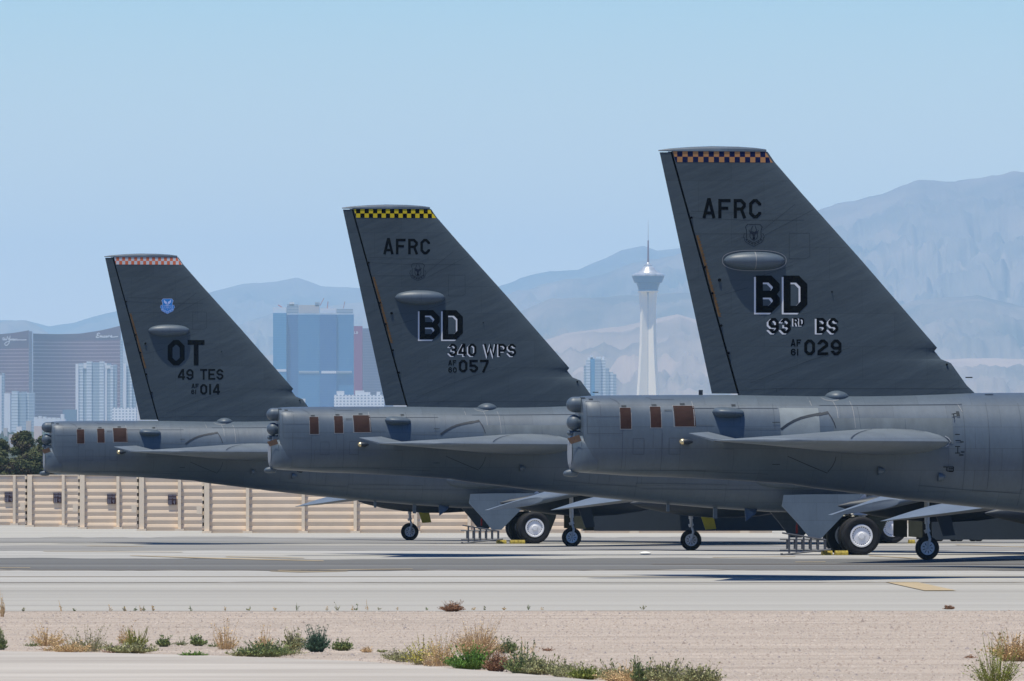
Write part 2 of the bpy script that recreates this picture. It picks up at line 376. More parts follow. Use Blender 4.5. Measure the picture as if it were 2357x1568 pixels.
STAB_Z = loc(3, 1900, 1017)[1]
SR = dict(le=11.32, te=4.95); STp = dict(le=5.25, te=2.85)
def airfoil(le, te, th, up=1, n=14):
    pts = []
    for i in range(n + 1):
        q = (1 - math.cos(math.pi * i / n)) / 2; pts.append((le + (te - le) * q, th / 2 * fprof(q) ** (1.0 if th < .3 else 1.25) + .004))
    return pts
def stab(side):
    mb = MB(); rings = []
    for f in np.linspace(0, 1, 9):
        y = side * (.85 + (7.9 - .85) * f); le = SR['le'] + (STp['le'] - SR['le']) * f; te = SR['te'] + (STp['te'] - SR['te']) * f
        th = .80 + (.20 - .80) * f; a = airfoil(le, te, th)
        rings.append([(x, y, STAB_Z + t * .97) for x, t in a] + [(x, y, STAB_Z - t) for x, t in a[::-1][:-1]])
    # rounded tip
    le, te = STp['le'] - .35, STp['te'] + .1; a = airfoil(le, te, .05)
    rings.append([(x, side * 8.02, STAB_Z + t) for x, t in a] + [(x, side * 8.02, STAB_Z - t) for x, t in a[::-1][:-1]])
    return mb.loft(rings).mesh('stabilizer', PAINT_LIT, True, sharp=50)
def elev(side):
    mb = MB(); rings = []
    for f in np.linspace(0.05, .985, 6):
        y = side * (.85 + (7.9 - .85) * f); te = SR['te'] + (STp['te'] - SR['te']) * f - .02; c = .95 - .25 * f; h = .05 - .02 * f
        dz = .22 * c / .75
        rings.append([(te, y, STAB_Z + h), (te - c, y, STAB_Z + dz), (te - c, y, STAB_Z + dz - .015), (te, y, STAB_Z - h)])
    return mb.loft(rings).mesh('elevator', PAINT_LIT)

def rot_wing(y):
    f = (y - 1.3) / (28.2 - 1.3); le = 36.6 + (17.4 - 36.6) * f; te = 27.0 + (14.7 - 27.0) * f
    zte = 1.52 + .082 * (28.2 - y) + .0008 * (28.2 - y) ** 2; inc = .10 + .075 * f
    return le, te, zte, zte + inc * (le - te), (1.25 - 1.0 * f)
def wing(side):
    mb = MB(); rings = []
    for y in [0.6, 3, 6, 9, 12, 15, 18, 20.5, 22.5, 24.5, 26.2, 27.4, 28.2, 28.42]:
        le, te, z0, z1, th = rot_wing(min(y, 28.2))
        if y > 28.2: le -= .35; te += .1; th = .16; z1 -= .05
        th = th * .95 + .14
        a = airfoil(le, te, th); ring = []
        for x, t in a: ring.append((x, side * y, z0 + (z1 - z0) * (x - te) / (le - te) + t * 1.1))
        for x, t in a[::-1][:-1]: ring.append((x, side * y, z0 + (z1 - z0) * (x - te) / (le - te) - t * .8))
        rings.append(ring)
    return mb.loft(rings).mesh('wing', PAINT_LIT, True, sharp=50)
def ell(cx, cy, cz, rx, ry, rz, n=24, m=14, ex=2.0):
    mb = MB(); rings = []
    for i in range(m + 1):
        a = -math.pi / 2 + math.pi * i / m; s, c = math.sin(a), max(math.cos(a), .02)
        rings.append([(cx + rx * math.copysign(abs(s) ** (2 / ex), s), cy + ry * c ** (2 / ex) * math.cos(2 * math.pi * k / n), cz + rz * c ** (2 / ex) * math.sin(2 * math.pi * k / n)) for k in range(n)])
    return mb.loft(rings)
def patch(fn, u0, u1, z0, z1, lay=0, clip=None, nu=None, nz=None, slant=0):
    nu = nu or max(2, int((u1 - u0) / .15) + 1); nz = nz or max(2, int((z1 - z0) / .08) + 1); mb = MB()
    mb.grid([[fn(u0 + (u1 - u0) * i / (nu - 1) + slant * (z0 + (z1 - z0) * j / (nz - 1) - z1), z0 + (z1 - z0) * j / (nz - 1), lay) for i in range(nu)] for j in range(nz)])
    return mb
def polyline_px(k, pts, y=0): return [loc(k, a, b, y) for a, b in pts]
def cx1(a, b): return 1265.8 + .46284 * a, 310.7 + .46284 * b              # crop readings -> frame pixels
def cx3(a, b): return 575.4 + .3662 * a, 431.5 + .3662 * b
def cx0(a, b): return .31733 * a, 546.6 + .31733 * b
def cr2(a, b): return 1265.8 + .46284 * a, 863.1 + .46284 * b
def t1(a, b): return 1283.1 + .14678 * a, 886.1 + .14678 * b
def t2(a, b): return 1542 + .14678 * a, 886.1 + .14678 * b
def t3(a, b): return 1870 + .2065 * a, 886.1 + .2065 * b

def wheel_mesh(r, wd, rr, o=(0, 0, 0)):
    mb = MB(); h = wd / 2; p = [(rr, -h * .6), (r * .80, -h * .93), (r * .93, -h * .85), (r * .985, -h * .6), (r, -h * .25), (r, h * .25), (r * .985, h * .6), (r * .93, h * .85), (r * .80, h * .93), (rr, h * .6)]
    mb.lathe(p, 40, 'y'); return mb.mesh('tyre', TYRE, True, sharp=60)
def rim_mesh(r, wd, white=True):
    mb = MB(); h = wd / 2
    for s in (-1, 1):
        prof = [(r * 1.0, s * h * .62), (r * .97, s * h * .80), (r * .84, s * h * .80), (r * .80, s * h * .62), (r * .42, s * h * .66), (r * .36, s * h * .68), (r * .28, s * h * .72), (r * .25, s * h * .84), (r * .05, s * h * .85)]
        rings = [[(a * math.cos(2 * math.pi * k / 36), y, a * math.sin(2 * math.pi * k / 36)) for k in range(36)] for a, y in prof]
        mb.loft(rings, cap=False)
        mb.add(rings[-1], [tuple(range(36))])
        nh = 24 if white else 9
        for k in range(nh):
            a = 2 * math.pi * k / nh
            if white: r0, r1, dw = r * .72, r * .79, .028
            else: r0, r1, dw = r * .40, r * .76, .022
            c, s_ = math.cos(a), math.sin(a); y = s * (h * .66 + .004)
            mb.add([(c * r0 - s_ * dw / 2, y, s_ * r0 + c * dw / 2), (c * r1 - s_ * dw / 2, y, s_ * r1 + c * dw / 2), (c * r1 + s_ * dw / 2, y, s_ * r1 - c * dw / 2), (c * r0 + s_ * dw / 2, y, s_ * r0 - c * dw / 2)], [(0, 1, 2, 3)], 1)
    return mb.mesh('rim', [RIM if white else RIMG, HOLE], True, sharp=20)

def wheel(parent, r, wd, rr, p, white=True):
    o = obj('wheel', cached(('wh', r), lambda: wheel_mesh(r, wd, rr)), parent, p)
    obj('rim', cached(('rim', r), lambda: rim_mesh(rr, wd, white)), o)
    return o

def rear_gear(root, u, k, front=False):
    for y in (-1.75, -1.05, 1.05, 1.75):
        wheel(root, .69, .46 if abs(y) > 1 else .46, .41, (u, y, .69))
    for s in (-1, 1):
        mb = MB(); mb.tube([(u + .1, s * 1.4, .69), (u + .15, s * 1.25, 1.5), (u + .2, s * 1.1, 2.3)], [.11, .13, .15], 12)
        mb.tube([(u, s * 1.0, .69), (u, s * 1.8, .69)], .09, 12); mb.tube([(u + .15, s * 1.25, 1.5), (u + .75, s * 1.0, 2.1)], .06, 8)
        mb.tube([(u - .25, s * 1.25, 1.45), (u + .35, s * 1.3, 1.5), (u + .3, s * 1.3, 1.7)], .04, 6); mb.box(u - .2, u + .3, s * 1.3 - .18, s * 1.3 + .18, 1.42, 1.62)
        mb.build('gear_leg', STRUT, root, True)
    for s in (-1, 1):        # big slanted trapezoid door behind the wheels, thin rounded-lower door before them
        if not front:
            pts = [(1805.4, 1139.5), (1870, 1138), (1990, 1137.7), (1948, 1178.7), (1888, 1239), (1862, 1238.9), (1836, 1206), (1800, 1165)]
            P = [loc(2, a, b, -1.7) for a, b in pts]; off = u - 20.95; mb = MB()
            f = lambda z, d: s * (1.52 + .32 * max(0, 2.2 - z) / 1.6 + d)
            mb.loft([[(a + off, f(b, 0), b) for a, b in P], [(a + off, f(b, .06), b) for a, b in P]])
            mb.build('gear_door', PAINT, root)
        mb = MB(); prof = [(u + .45, 2.0), (u + 1.25, 2.0), (u + 1.08, 1.1), (u + .85, .54), (u + .62, .54), (u + .5, .9)]
        if front: prof = [(u + .55, 2.0), (u + .95, 2.0), (u + .80, 1.0), (u + .62, .64), (u + .52, .68)]
        mb.loft([[(a, s * .75, b) for a, b in prof], [(a, s * .82, b) for a, b in prof]]); mb.build('wheel_well_door', OLIVE, root)
        mb = MB(); prof = [(u + 2.3, 2.0), (u + 1.80, 2.0), (u + 1.80, .66), (u + 2.3, .62)] if not front else [(u - .35, 1.9), (u - 1.1, 1.9), (u - .75, .75), (u - .5, .62), (u - .1, 1.15)]
        mb.loft([[(a, s * 1.35 if not front else s * 2.0, b) for a, b in prof], [(a, s * 1.40 if not front else s * 2.05, b) for a, b in prof]]); mb.build('wheel_well_door', OLIVE, root)

def outrigger(root, s, k):
    u, y = 19.15, s * 22.5; le, te, z0, z1, th = rot_wing(22.5)
    wz = z0 + (z1 - z0) * (u - te) / (le - te)
    mb = MB(); mb.tube([(u + (-.02), y, wz), (u, y, 1.2)], .085, 12); mb.tube([(u, y, 1.25), (u + .02, y, .95)], .06, 12); mb.tube([(u - .02, y, 1.02), (u + .02, y, .92)], .10, 12)
    mb.tube([(u + .02, y + .0, .95), (u + .06, y - .17, .72), (u, y - .17, .40)], .045, 8); mb.tube([(u, y - .2, .40), (u, y + .1, .40)], .05, 8)
    mb.build('outrigger_leg', STRUT, root, True)
    wheel(root, .40, .22, .235, (u, y, .40), white=False)
    prof = [(u + .12, wz + .0), (u + .72, wz + .0), (u + 1.05, .82), (u + .64, .79)]
    yy = y + s * .42 if s > 0 else y + .5
    mb = MB(); mb.loft([[(a, yy, b) for a, b in prof], [(a, yy + .05, b) for a, b in prof]])
    mb.build('outrigger_door', YELDOOR if s > 0 else DARKPAINT, root)

def bomber(k, label):
    root = empty('bomber_aircraft', ORG[k], YAW)
    tag(root, label, 'bomber aircraft', 'grey bombers parked in a row')
    fus = obj('fuselage', cached('fus', m_fus), root)
    fin = obj('fin', cached('fin', m_fin), root)
    rud = obj('rudder', cached('rud', m_rudder), root); obj('hinge_spar', cached('spar', m_spar), fin)
    obj('fin_cap', cached('cap', m_cap), root)
    # ---- tail end: lower fairing, bulbs, strip
    def m_lower():
        mb = MB(); rings = []
        for px, yt, yb, wv, n in [(1312, 1008, 1078, .38, 2.6), (1315, 1004, 1083, .56, 2.8), (1322, 1001.5, 1086.5, .74, 3.2), (1334, 1001, 1088, .875, 3.4), (1345, 1003, 1088.5, .90, 3.4), (1365, 1010, 1086, .88, 3.4)]:
            (u, zt), (_, zb) = loc(3, px, yt), loc(3, px, yb); zc = zb + (zt - zb) * .5
            rings.append([(u, math.copysign(abs(math.cos(a)) ** (2 / n), math.cos(a)) * wv, zc + math.copysign(abs(math.sin(a)) ** (2 / n), math.sin(a)) * (zt - zc)) for a in [2 * math.pi * q / 40 for q in range(40)]])
        return mb.loft(rings).mesh('tail_fairing', PAINT, True)
    obj('tail_fairing', cached('low', m_lower), root)
    def m_bulb():
        mb = MB(); u0, zc = loc(3, 1303.5, 931.5, -.12); r = .225; u1 = loc(3, 1334, 931, -.12)[0]
        prof = [(r * math.sin(a), u0 + r * (1 - math.cos(a))) for a in np.linspace(.02, math.pi / 2, 9)] + [(r * 1.02, u1 + .1)]
        for y in (-.12,): mb.lathe(prof, 28, 'x', (0, y, zc))
        return mb.mesh('antenna_bulb', PAINT, True)
    obj('antenna_bulb', cached('b1', m_bulb), root)
    def m_bulb2():
        mb = MB(); u0, zc = loc(3, 1304, 973, -.12); u1 = loc(3, 1338, 973, -.12)[0]; r = .225
        prof = [(r * math.sin(a), u0 + r * (1 - math.cos(a))) for a in np.linspace(.02, math.pi * .58, 11)] + [(r * .78, u0 + .36), (r * .74, u1 + .1)]
        for y in (-.12,): mb.lathe(prof, 28, 'x', (0, y, zc))
        return mb.mesh('antenna_bulb', PAINT, True)
    obj('antenna_bulb', cached('b2', m_bulb2), root)
    def m_bulb3():
        u0, zc = loc(3, 1310.5, 997, -.12); mb = MB()
        for y in (-.12,):
            prof = [(.075 * math.sin(a), u0 - .07 + .075 * (1 - math.cos(a))) for a in np.linspace(.02, math.pi / 2, 6)] + [(.08, u0 + .3)]
            mb.lathe(prof, 18, 'x', (0, y, zc))
        (ua, za), (ub, zb_) = loc(3, 1310, 990), loc(3, 1337, 1004)
        mb.box(ua + .08, ub + .1, -.5, .5, zb_ - .05, za - .06)
        return mb.mesh('antenna_bulb', PAINT, True)
    obj('antenna_bulb', cached('b3', m_bulb3), root)
    def m_tailpod():
        mb = MB(); (u0, z0), (u1, z1) = loc(3, 1296.5, 1091), loc(3, 1335, 1084)
        mb.tube([(u0, 0, z0), (u0 + .03, 0, z0 + .005), (u0 + .10, 0, z0 + .015), (u0 + .24, 0, z0 + .03), (u0 + .36, 0, z0 + .05), (u1 - .04, 0, z1 + .02), (u1 + .15, 0, z1 + .05)], [.02, .065, .095, .12, .125, .06, .03], 20)
        return mb.mesh('tail_pod', PAINT, True, sharp=70)
    obj('tail_pod', cached('pod', m_tailpod), root)
    def m_strip():
        mb = MB(); rows = []; u0 = loc(3, 1312, 1040)[0] - .012
        for py, hw_, du in [(1010, .24, .02), (1018, .34, 0), (1030, .40, 0), (1045, .42, 0), (1058, .38, 0), (1068, .28, 0), (1076, .14, .03)]:
            z = loc(3, 1312, py)[1]; rows.append([(u0 + du, -hw_, z), (u0 + du - .03, 0, z), (u0 + du, hw_, z)])
        mb.grid(rows)
        return mb.mesh('gill_strip', STRIP)
    obj('gill_strip', cached('strip', m_strip), root)
    def m_tan():
        mb = MB(); q = [(165, 840), (320, 783), (358, 878), (222, 930)]
        P = [loc(3, *t1(*p), y=-.65) for p in q]; rows = []
        for i in range(5):
            f = i / 4; a = (P[0][0] + (P[3][0] - P[0][0]) * f, P[0][1] + (P[3][1] - P[0][1]) * f); b = (P[1][0] + (P[2][0] - P[1][0]) * f, P[1][1] + (P[2][1] - P[1][1]) * f)
            rows.append([(a[0] + (b[0] - a[0]) * g, -(.52 + .36 * g), a[1] + (b[1] - a[1]) * g) for g in (0, .25, .5, .75, 1)])
        return mb.grid(rows).mesh('absorber_patch', BROWN2)
    obj('absorber_patch', cached('tan', m_tan), root)
    # ---- brown panels
    for i, (a0, b0, a1, b1) in enumerate([(988, 357, 1157, 688), (1460, 341, 1624, 668), (1825, 326, 2150, 652)]):
        def f(a0=a0, b0=b0, a1=a1, b1=b1):
            (u0, z1), (u1, z0) = loc(3, *t1(a0, b0), y=-.97), loc(3, *t1(a1, b1), y=-.97)
            return patch(on_fus, u0, u1, z0, z1, .006, slant=-.04 if a1 > 2000 else 0).mesh('absorber_panel', BROWN, True, fix=False)
        p = obj('absorber_panel', cached(('brown', i), f), fus)
        def g(a0=a0, b0=b0, a1=a1, b1=b1):
            (u0, z1), (u1, z0) = loc(3, *t1(a0 - 4, b0 - 5), y=-.97), loc(3, *t1(a1 + 6, b1 + 8), y=-.97); mb = MB()
            strokes(mb, [[(u0, z0), (u1, z0), (u1, z1), (u0, z1), 'z']], .014, on_fus, .003)
            return mb.mesh('panel_edge', LLINE, fix=False)
        obj('panel_edge', cached(('bedge', i), g), fus)
    # ---- side pod
    def m_pod():
        (u0, z0), (u1, z1) = loc(3, *t2(570, 520)), loc(3, *t2(1072, 356)); uc, zc = (u0 + u1) / 2, (z0 + z1) / 2; mb = MB(); rings = []
        yb = fus_y(uc, zc) - .08
        for i in range(21):
            s = -1 + 2 * i / 20; e = max(0.02, (1 - abs(s) ** 4)) ** .5 * (1 - .18 * max(0, s)); dz = .02 * (-s)
            ph = [math.pi * q / 12 for q in range(13)]
            rings.append([(uc + (u1 - u0) / 2 * s, -(yb + (.45) * e * math.sin(a)), zc + dz + (z1 - z0) / 2 * e * math.cos(a)) for a in ph])
        return mb.loft(rings).mesh('side_pod', PAINT, True, sharp=60)
    obj('side_pod', cached('spod', m_pod), root)
    # ---- fin blister
    def m_blister():
        (u0, z0), (u1, z1) = loc(3, *cx1(860, 670)), loc(3, *cx1(1162, 583)); uc, zc = (u0 + u1) / 2, (z0 + z1) / 2; mb = MB(); rings = []
        for i in range(25):
            s = -1 + 2 * i / 24; e = max(0.015, 1 - abs(s) ** 2.4) ** .5
            u = uc + (u1 - u0) / 2 * s; yb = fin_half(u, zc) - .03
            rings.append([(u, -(yb + .31 * e * math.sin(a)), zc + (z1 - z0) / 2 * e * math.cos(a)) for a in [math.pi * q / 12 for q in range(13)]])
        return mb.loft(rings).mesh('fin_blister', PAINT, True, sharp=60)
    bl = obj('fin_blister', cached('blis', m_blister), root)
    def m_ring():
        (u0, z0), (u1, z1) = loc(3, *cx1(853, 676)), loc(3, *cx1(1168, 575)); uc, zc = (u0 + u1) / 2, (z0 + z1) / 2; mb = MB()
        pl = [(uc + (u1 - u0) / 2 * math.copysign(abs(math.cos(a)) ** .8, math.cos(a)), zc + (z1 - z0) / 2 * math.copysign(abs(math.sin(a)) ** .8, math.sin(a))) for a in [2 * math.pi * q / 40 for q in range(40)]] + ['z']
        strokes(mb, [pl], .018, on_fin, .002); return mb.mesh('blister_rim', LLINE, fix=False)
    if k == 3: obj('blister_rim', cached('ring', m_ring), bl)
    def m_seam():
        (uc, z0), (_, z1) = loc(3, *cx1(1012, 670)), loc(3, *cx1(1012, 583)); zc = (z0 + z1) / 2; yb = fin_half(uc, zc) - .03; h = (z1 - z0) / 2; mb = MB()
        mb.grid([[(uc + d, -(yb + .317 * math.sin(a)), zc + h * 1.02 * math.cos(a)) for d in (-.012, .012)] for a in [math.pi * q / 16 for q in range(17)]])
        return mb.mesh('blister_seam', LLINE, fix=False)
    if k == 3: obj('blister_seam', cached('seam', m_seam), bl)
    # ---- dome at the fin foot
    def m_dome():
        (u0, zt), (u1, _) = loc(3, *t3(118, 60)), loc(3, *t3(384, 60)); zb = loc(3, *t3(260, 176))[1]
        return ell((u0 + u1) / 2, -.16, zt - .20, (u1 - u0) / 2 * 1.1, .44, .20, ex=1.8).mesh('antenna_dome', PAINT, True)
    obj('antenna_dome', cached('dome', m_dome), root)
    # ---- small aerials on the back
    def m_aer():
        (u0, z0), (u1, z1) = loc(3, *t1(2216, 160)), loc(3, *t1(2278, 80)); return MB().box(u0, u1, -.02, .02, z0 - .1, z1).mesh('blade_aerial', DARKPAINT)
    if k == 3: obj('blade_aerial', cached('aer', m_aer), root)
    def m_pitot():
        u, z = loc(3, 2232, 869); return MB().tube([(u - .12, 0, z), (u + .08, 0, z)], .018, 6).mesh('pitot_probe', BLACK)
    obj('pitot_probe', cached('pitot', m_pitot), root)
    # ---- side tail lamp
    def m_lamp():
        u, z = loc(3, 1571, 1017, -1.1); y0 = -fus_y(u, z); mb = MB()
        mb.lathe([(.06 * math.sin(a), -.10 + .06 * (1 - math.cos(a))) for a in np.linspace(.05, 1.57, 6)] + [(.085, 0), (.085, .16), (.03, .28)], 18, 'x', (u, y0 - .10, z)); return mb.mesh('tail_lamp', [DARKPAINT], True)
    tl = obj('tail_lamp', cached('lamp', m_lamp), root)
    def m_lampcap():
        u, z = loc(3, 1571, 1017, -1.1); y0 = -fus_y(u, z)
        return MB().lathe([(.088 * math.sin(a), -.105 + .10 * (1 - math.cos(a))) for a in np.linspace(.05, 1.57, 7)] + [(.088, .01)], 18, 'x', (u, y0 - .10, z)).mesh('lamp_cap', BRASS, True)
    obj('lamp_cap', cached('lampc', m_lampcap), tl)
    # ---- stabilizers, elevators
    for s in (-1, 1):
        so_ = obj('stabilizer', cached(('stab', s), lambda: stab(s)), root)
        obj('elevator', cached(('elev', s), lambda: elev(s)), so_)
        if s < 0:
            def m_nose():
                mb = MB(); mb.tube([(10.74, -1.38, STAB_Z + .15), (10.84, -1.40, STAB_Z + .09), (10.90, -1.41, STAB_Z), (10.84, -1.40, STAB_Z - .10), (10.74, -1.38, STAB_Z - .15)], .02, 8)
                return mb.mesh('root_edge_strip', STRIP, True)
            obj('root_edge_strip', cached('rootnose', m_nose), so_)
            def m_sl():
                mb = MB()
                def top(u, y):
                    f = (abs(y) - .85) / 7.05; le = SR['le'] + (STp['le'] - SR['le']) * f; te = SR['te'] + (STp['te'] - SR['te']) * f
                    return STAB_Z + (.80 - .60 * f) / 2 * fprof((le - u) / (le - te)) * .97 + .01
                for (ua, ya), (ub, yb_) in [((8.6, -1.6), (7.2, -5.6)), ((5.9, -2.0), (5.2, -5.0)), ((8.6, -1.6), (10.1, -1.6))]:
                    rows = [[(ua + (ub - ua) * f - d, ya + (yb_ - ya) * f, top(ua + (ub - ua) * f - d, ya + (yb_ - ya) * f)) for d in (0, .035)] for f in np.linspace(0, 1, 14)]
                    if ya == yb_: rows = [[(ua + (ub - ua) * f, ya + d, top(ua + (ub - ua) * f, ya + d)) for d in (0, .04)] for f in np.linspace(0, 1, 14)]
                    mb.grid(rows)
                for i in range(22):      # toothed seal along the elevator gap
                    f0, f1 = i / 22, (i + .55) / 22; vs = []
                    for f in (f0, f1):
                        y = -(1.2 + 4.6 * f); g = (abs(y) - .85) / 7.05; te = SR['te'] + (STp['te'] - SR['te']) * g
                        for d in (.05, .42): vs.append((te + d, y, top(te + d, y)))
                    mb.add(vs, [(0, 1, 3, 2)])
                return mb.mesh('panel_seams', LINE, fix=False)
            obj('panel_seams', cached('stabseam', m_sl), so_)
    # ---- trim plate on the fuselage side where the stabilizer pivots
    def m_plate():
        mb = MB(); top_ = [(1740, 700), (1850, 620), (1950, 575), (2060, 520), (2200, 475), (2352, 448)]; P = [loc(3, *t2(*p), y=-1.2) for p in top_] + [loc(3, *t3(80, 325), y=-1.2), loc(3, *t3(190, 300), y=-1.2)]
        R1 = [loc(3, *t3(*p), y=-1.2) for p in [(190, 300), (225, 360), (245, 420), (256, 480)]]
        zb = STAB_Z + .1; rows = []
        for u, z in P: rows.append([on_fus(u, zb + (z - zb) * j / 6, .012) for j in range(7)])
        for (u, z) in R1[1:]: rows.append([on_fus(u, zb + (z - zb) * j / 6, .012) for j in range(7)])
        mb.grid(rows); return mb.mesh('pivot_plate', BAND if False else PAINT, False, fix=False)
    def m_plate_e():
        mb = MB(); A = [loc(3, *t2(*p), y=-1.2) for p in [(1740, 700), (1850, 620), (1950, 565), (2060, 520), (2200, 485), (2352, 455)]] + [loc(3, *t3(80, 330), y=-1.2), loc(3, *t3(188, 305), y=-1.2)]
        strokes(mb, [A], .075, on_fus, .02)
        B = [loc(3, *t3(*p), y=-1.2) for p in [(182, 303), (215, 360), (240, 420), (256, 480)]]
        strokes(mb, [B], .03, on_fus, .026)
        C = [loc(3, *t3(*p), y=-1.2) for p in [(258, 800), (250, 850), (225, 910), (180, 975)]]; D = [loc(3, *t3(180, 985), y=-1.2), loc(3, *t2(2200, 1270), y=-1.2), loc(3, *t2(1850, 1120), y=-1.2)]
        strokes(mb, [C, D], .022, on_fus, .012)
        return mb.mesh('pivot_plate_edge', DARKPAINT, fix=False)
    obj('pivot_plate_edge', cached('platee', m_plate_e), fus)
    # ---- lighter weathered band ahead of the stabilizer
    def m_band():
        (u0, z1), (u1, z0) = loc(3, *t3(245, 368), y=-1.3), loc(3, *t3(1563, 560), y=-1.3)
        return patch(on_fus, u0, u1, z0 - .25, z1, .004, nu=40, nz=12).mesh('weathered_band', BAND, True, fix=False)
    if k != 1: obj('weathered_band', cached('band', m_band), fus)
    if k == 3:
        (u0, z1), (u1, z0) = loc(3, *t2(1735, 360), y=-1.2), loc(3, *t3(80, 480), y=-1.2)
        patch(on_fus, u0, u1, z0 - .3, z1, .007, nu=14, nz=14).build('repair_patch', LIGHTPAINT, fus, True, fix=False)
    # ---- half-round scoops low on the side
    def m_scoop(a, b):
        mb = MB()
        if True:
            u, z = loc(3, *t3(a, b), y=-1.3); yb = fus_y(u, z) - .05
            rings = [[(u + s * .24, -(yb + .19 * (1 - s * s) ** .5 * math.sin(q) + .01), z + .14 * (1 - s * s) ** .5 * math.cos(q)) for q in [math.pi * i / 8 for i in range(9)]] for s in (0, .3, .6, .85, .97)]
            mb.loft(rings)
        return mb.mesh('air_scoop', PAINT, True, sharp=60)
    for q in [(735, 955), (1405, 1025)]: obj('air_scoop', cached(('scoop', q), lambda: m_scoop(*q)), root)
    # ---- seams and stencils on fuselage
    def m_seams():
        mb = MB(); L = []
        def pl(fn, pts, y=-1.05): L.append([loc(3, *fn(a, b), y=y) for a, b in pts])
        pl(t1, [(482, 255), (690, 255)]); pl(t1, [(690, 255), (693, 490)]); pl(t1, [(480, 255), (484, 765)]); pl(t1, [(482, 495), (985, 495)]); pl(t1, [(485, 765), (1020, 765), (1035, 700)])
        pl(t1, [(1190, 842), (1362, 842), (1362, 1090), (1192, 1088), (1190, 842)]); pl(t1, [(1750, 835), (1920, 835), (1925, 1088), (1752, 1086), (1750, 835)])
        pl(t1, [(1025, 760), (1025, 1415)]); pl(t1, [(402, 900), (402, 1385)]); pl(t1, [(1640, 700), (1640, 1340)]); pl(t1, [(1200, 1338), (2352, 1350)]); pl(t2, [(384, 1350), (1000, 1378), (1565, 1400), (1550, 1500)])
        pl(t1, [(1380, 165), (1530, 225), (1870, 228)]); pl(t2, [(1085, 260), (1100, 420), (1100, 600)]); pl(t2, [(400, 632), (680, 632)]); pl(t2, [(400, 365), (1700, 365)]); pl(t2, [(1100, 690), (1740, 690)])
        pl(t2, [(384, 1350), (370, 1450)]); pl(t2, [(1055, 1390), (1050, 1480)]); pl(t2, [(1630, 300), (1630, 700)]); pl(t1, [(870, 210), (960, 250), (1000, 300)])
        pl(t2, [(820, 1000), (1000, 1010)]); pl(t3, [(510, 240), (520, 480)]); pl(t3, [(1020, 380), (1020, 500)])
        pl(t3, [(1970, 200), (1970, 1160)], -1.4); pl(t3, [(1700, 200), (1700, 1180)], -1.4); pl(t3, [(2330, 200), (2350, 1180)], -1.4); pl(t3, [(1200, 1120), (1700, 1170), (2357, 1215)], -1.3)
        pl(t3, [(100, 225), (600, 225), (1690, 215)], -1.2)
        L2 = []
        for pts in [[(13.2, 2.35), (18.3, 2.3), (25, 2.3)], [(13.0, 1.95), (13.0, 2.55), (16.2, 2.5), (16.2, 1.9)]]: L2.append(pts)
        for u in (20.5, 24, 28, 32): L2.append([(u, 1.8), (u, 4.8)])
        strokes(mb, L + L2, .012, on_fus, .004, seg=.12)
        return mb.mesh('panel_seams', LINE, fix=False)
    obj('panel_seams', cached('seams', m_seams), fus)
    def m_lseams():
        mb = MB(); L = []
        for p in [[(440, 130), (465, 240), (475, 480)], [(0, 140), (15, 230)], [(265, 180), (290, 260), (290, 370)], [(1640, 210), (1680, 300)], [(120, 120), (190, 165), (260, 178), (330, 165), (384, 125)]]:
            L.append([loc(3, *t3(a, b), y=-1.2) for a, b in p])
        L.append([loc(3, *t2(a, b), y=-1.2) for a, b in [(388, 255), (398, 400), (400, 640)]])
        strokes(mb, L, .018, on_fus, .008, seg=.1); return mb.mesh('sealant_lines', LLINE, fix=False)
    obj('sealant_lines', cached('lseams', m_lseams), fus)
    def m_sten():
        mb = MB(); L = []
        for fn, a, b, n in [(t1, 540, 218, 5), (t1, 430, 198, 5), (t1, 1030, 326, 6), (t1, 1505, 308, 6), (t1, 1950, 292, 6), (t1, 1695, 395, 9), (t2, 990, 308, 5), (t2, 1600, 588, 9), (t2, 1610, 1248, 9), (t3, 1600, 298, 4), (t3, 1600, 315, 4), (t3, 1600, 333, 4), (t3, 1620, 632, 4), (t3, 1630, 745, 4), (t3, 1610, 778, 5), (t3, 1980, 103, 10), (t3, 1500, 930, 5), (t3, 1500, 960, 5)]:
            sc_ = .14678 if fn is not t3 else .2065
            for row in range(2 if n < 7 else 1):
                for i in range(n):
                    px, py = fn(a, b + row * 12 / (sc_ / .14678)); px += i * 1.9
                    u, z = loc(3, px, py, -1.1); L.append([(u, z), (u + .016, z)])
        for a, b, c, d in [(1578, 552, 1632, 552), (1580, 621, 1640, 621), (1576, 688, 1632, 688), (1576, 760, 1632, 760), (1606, 690, 1606, 755), (1582, 325, 1582, 380), (1560, 326, 1610, 318), (1450, 915, 1566, 915), (1566, 915, 1566, 965), (1566, 965, 1492, 960), (1492, 960, 1492, 918)]:
            L.append([loc(3, *t3(a, b), y=-1.3), loc(3, *t3(c, d), y=-1.3)])
        strokes(mb, L, .022, on_fus, .009, seg=.1); return mb.mesh('stencils', BLACK, fix=False)
    obj('stencils', cached('sten', m_sten), fus)
    # ---- fin details
    def m_finseams():
        mb = MB(); L = []
        for p in [[(690, 412), (960, 425), (1260, 425)], [(720, 493), (1000, 493)], [(1050, 475), (1215, 345)], [(1183, 490), (1285, 490), (1285, 605), (1265, 617), (1183, 617), (1183, 490)], [(1060, 500), (1310, 370)], [(700, 380), (1010, 390)],
                  [(1050, 700), (1200, 650)], [(840, 800), (980, 760)], [(930, 1272), (1120, 1262), (2090, 1262)], [(990, 1235), (1290, 1120), (1480, 1060)], [(1120, 1262), (1120, 1280)], [(1375, 1262), (1375, 1280)]]:
            L.append([loc(3, *cx1(a, b)) for a, b in p])
        strokes(mb, L, .008, on_fin, .001, seg=.12); return mb.mesh('panel_seams', LINEF, fix=False)
    obj('panel_seams', cached('finseams', m_finseams), fin)
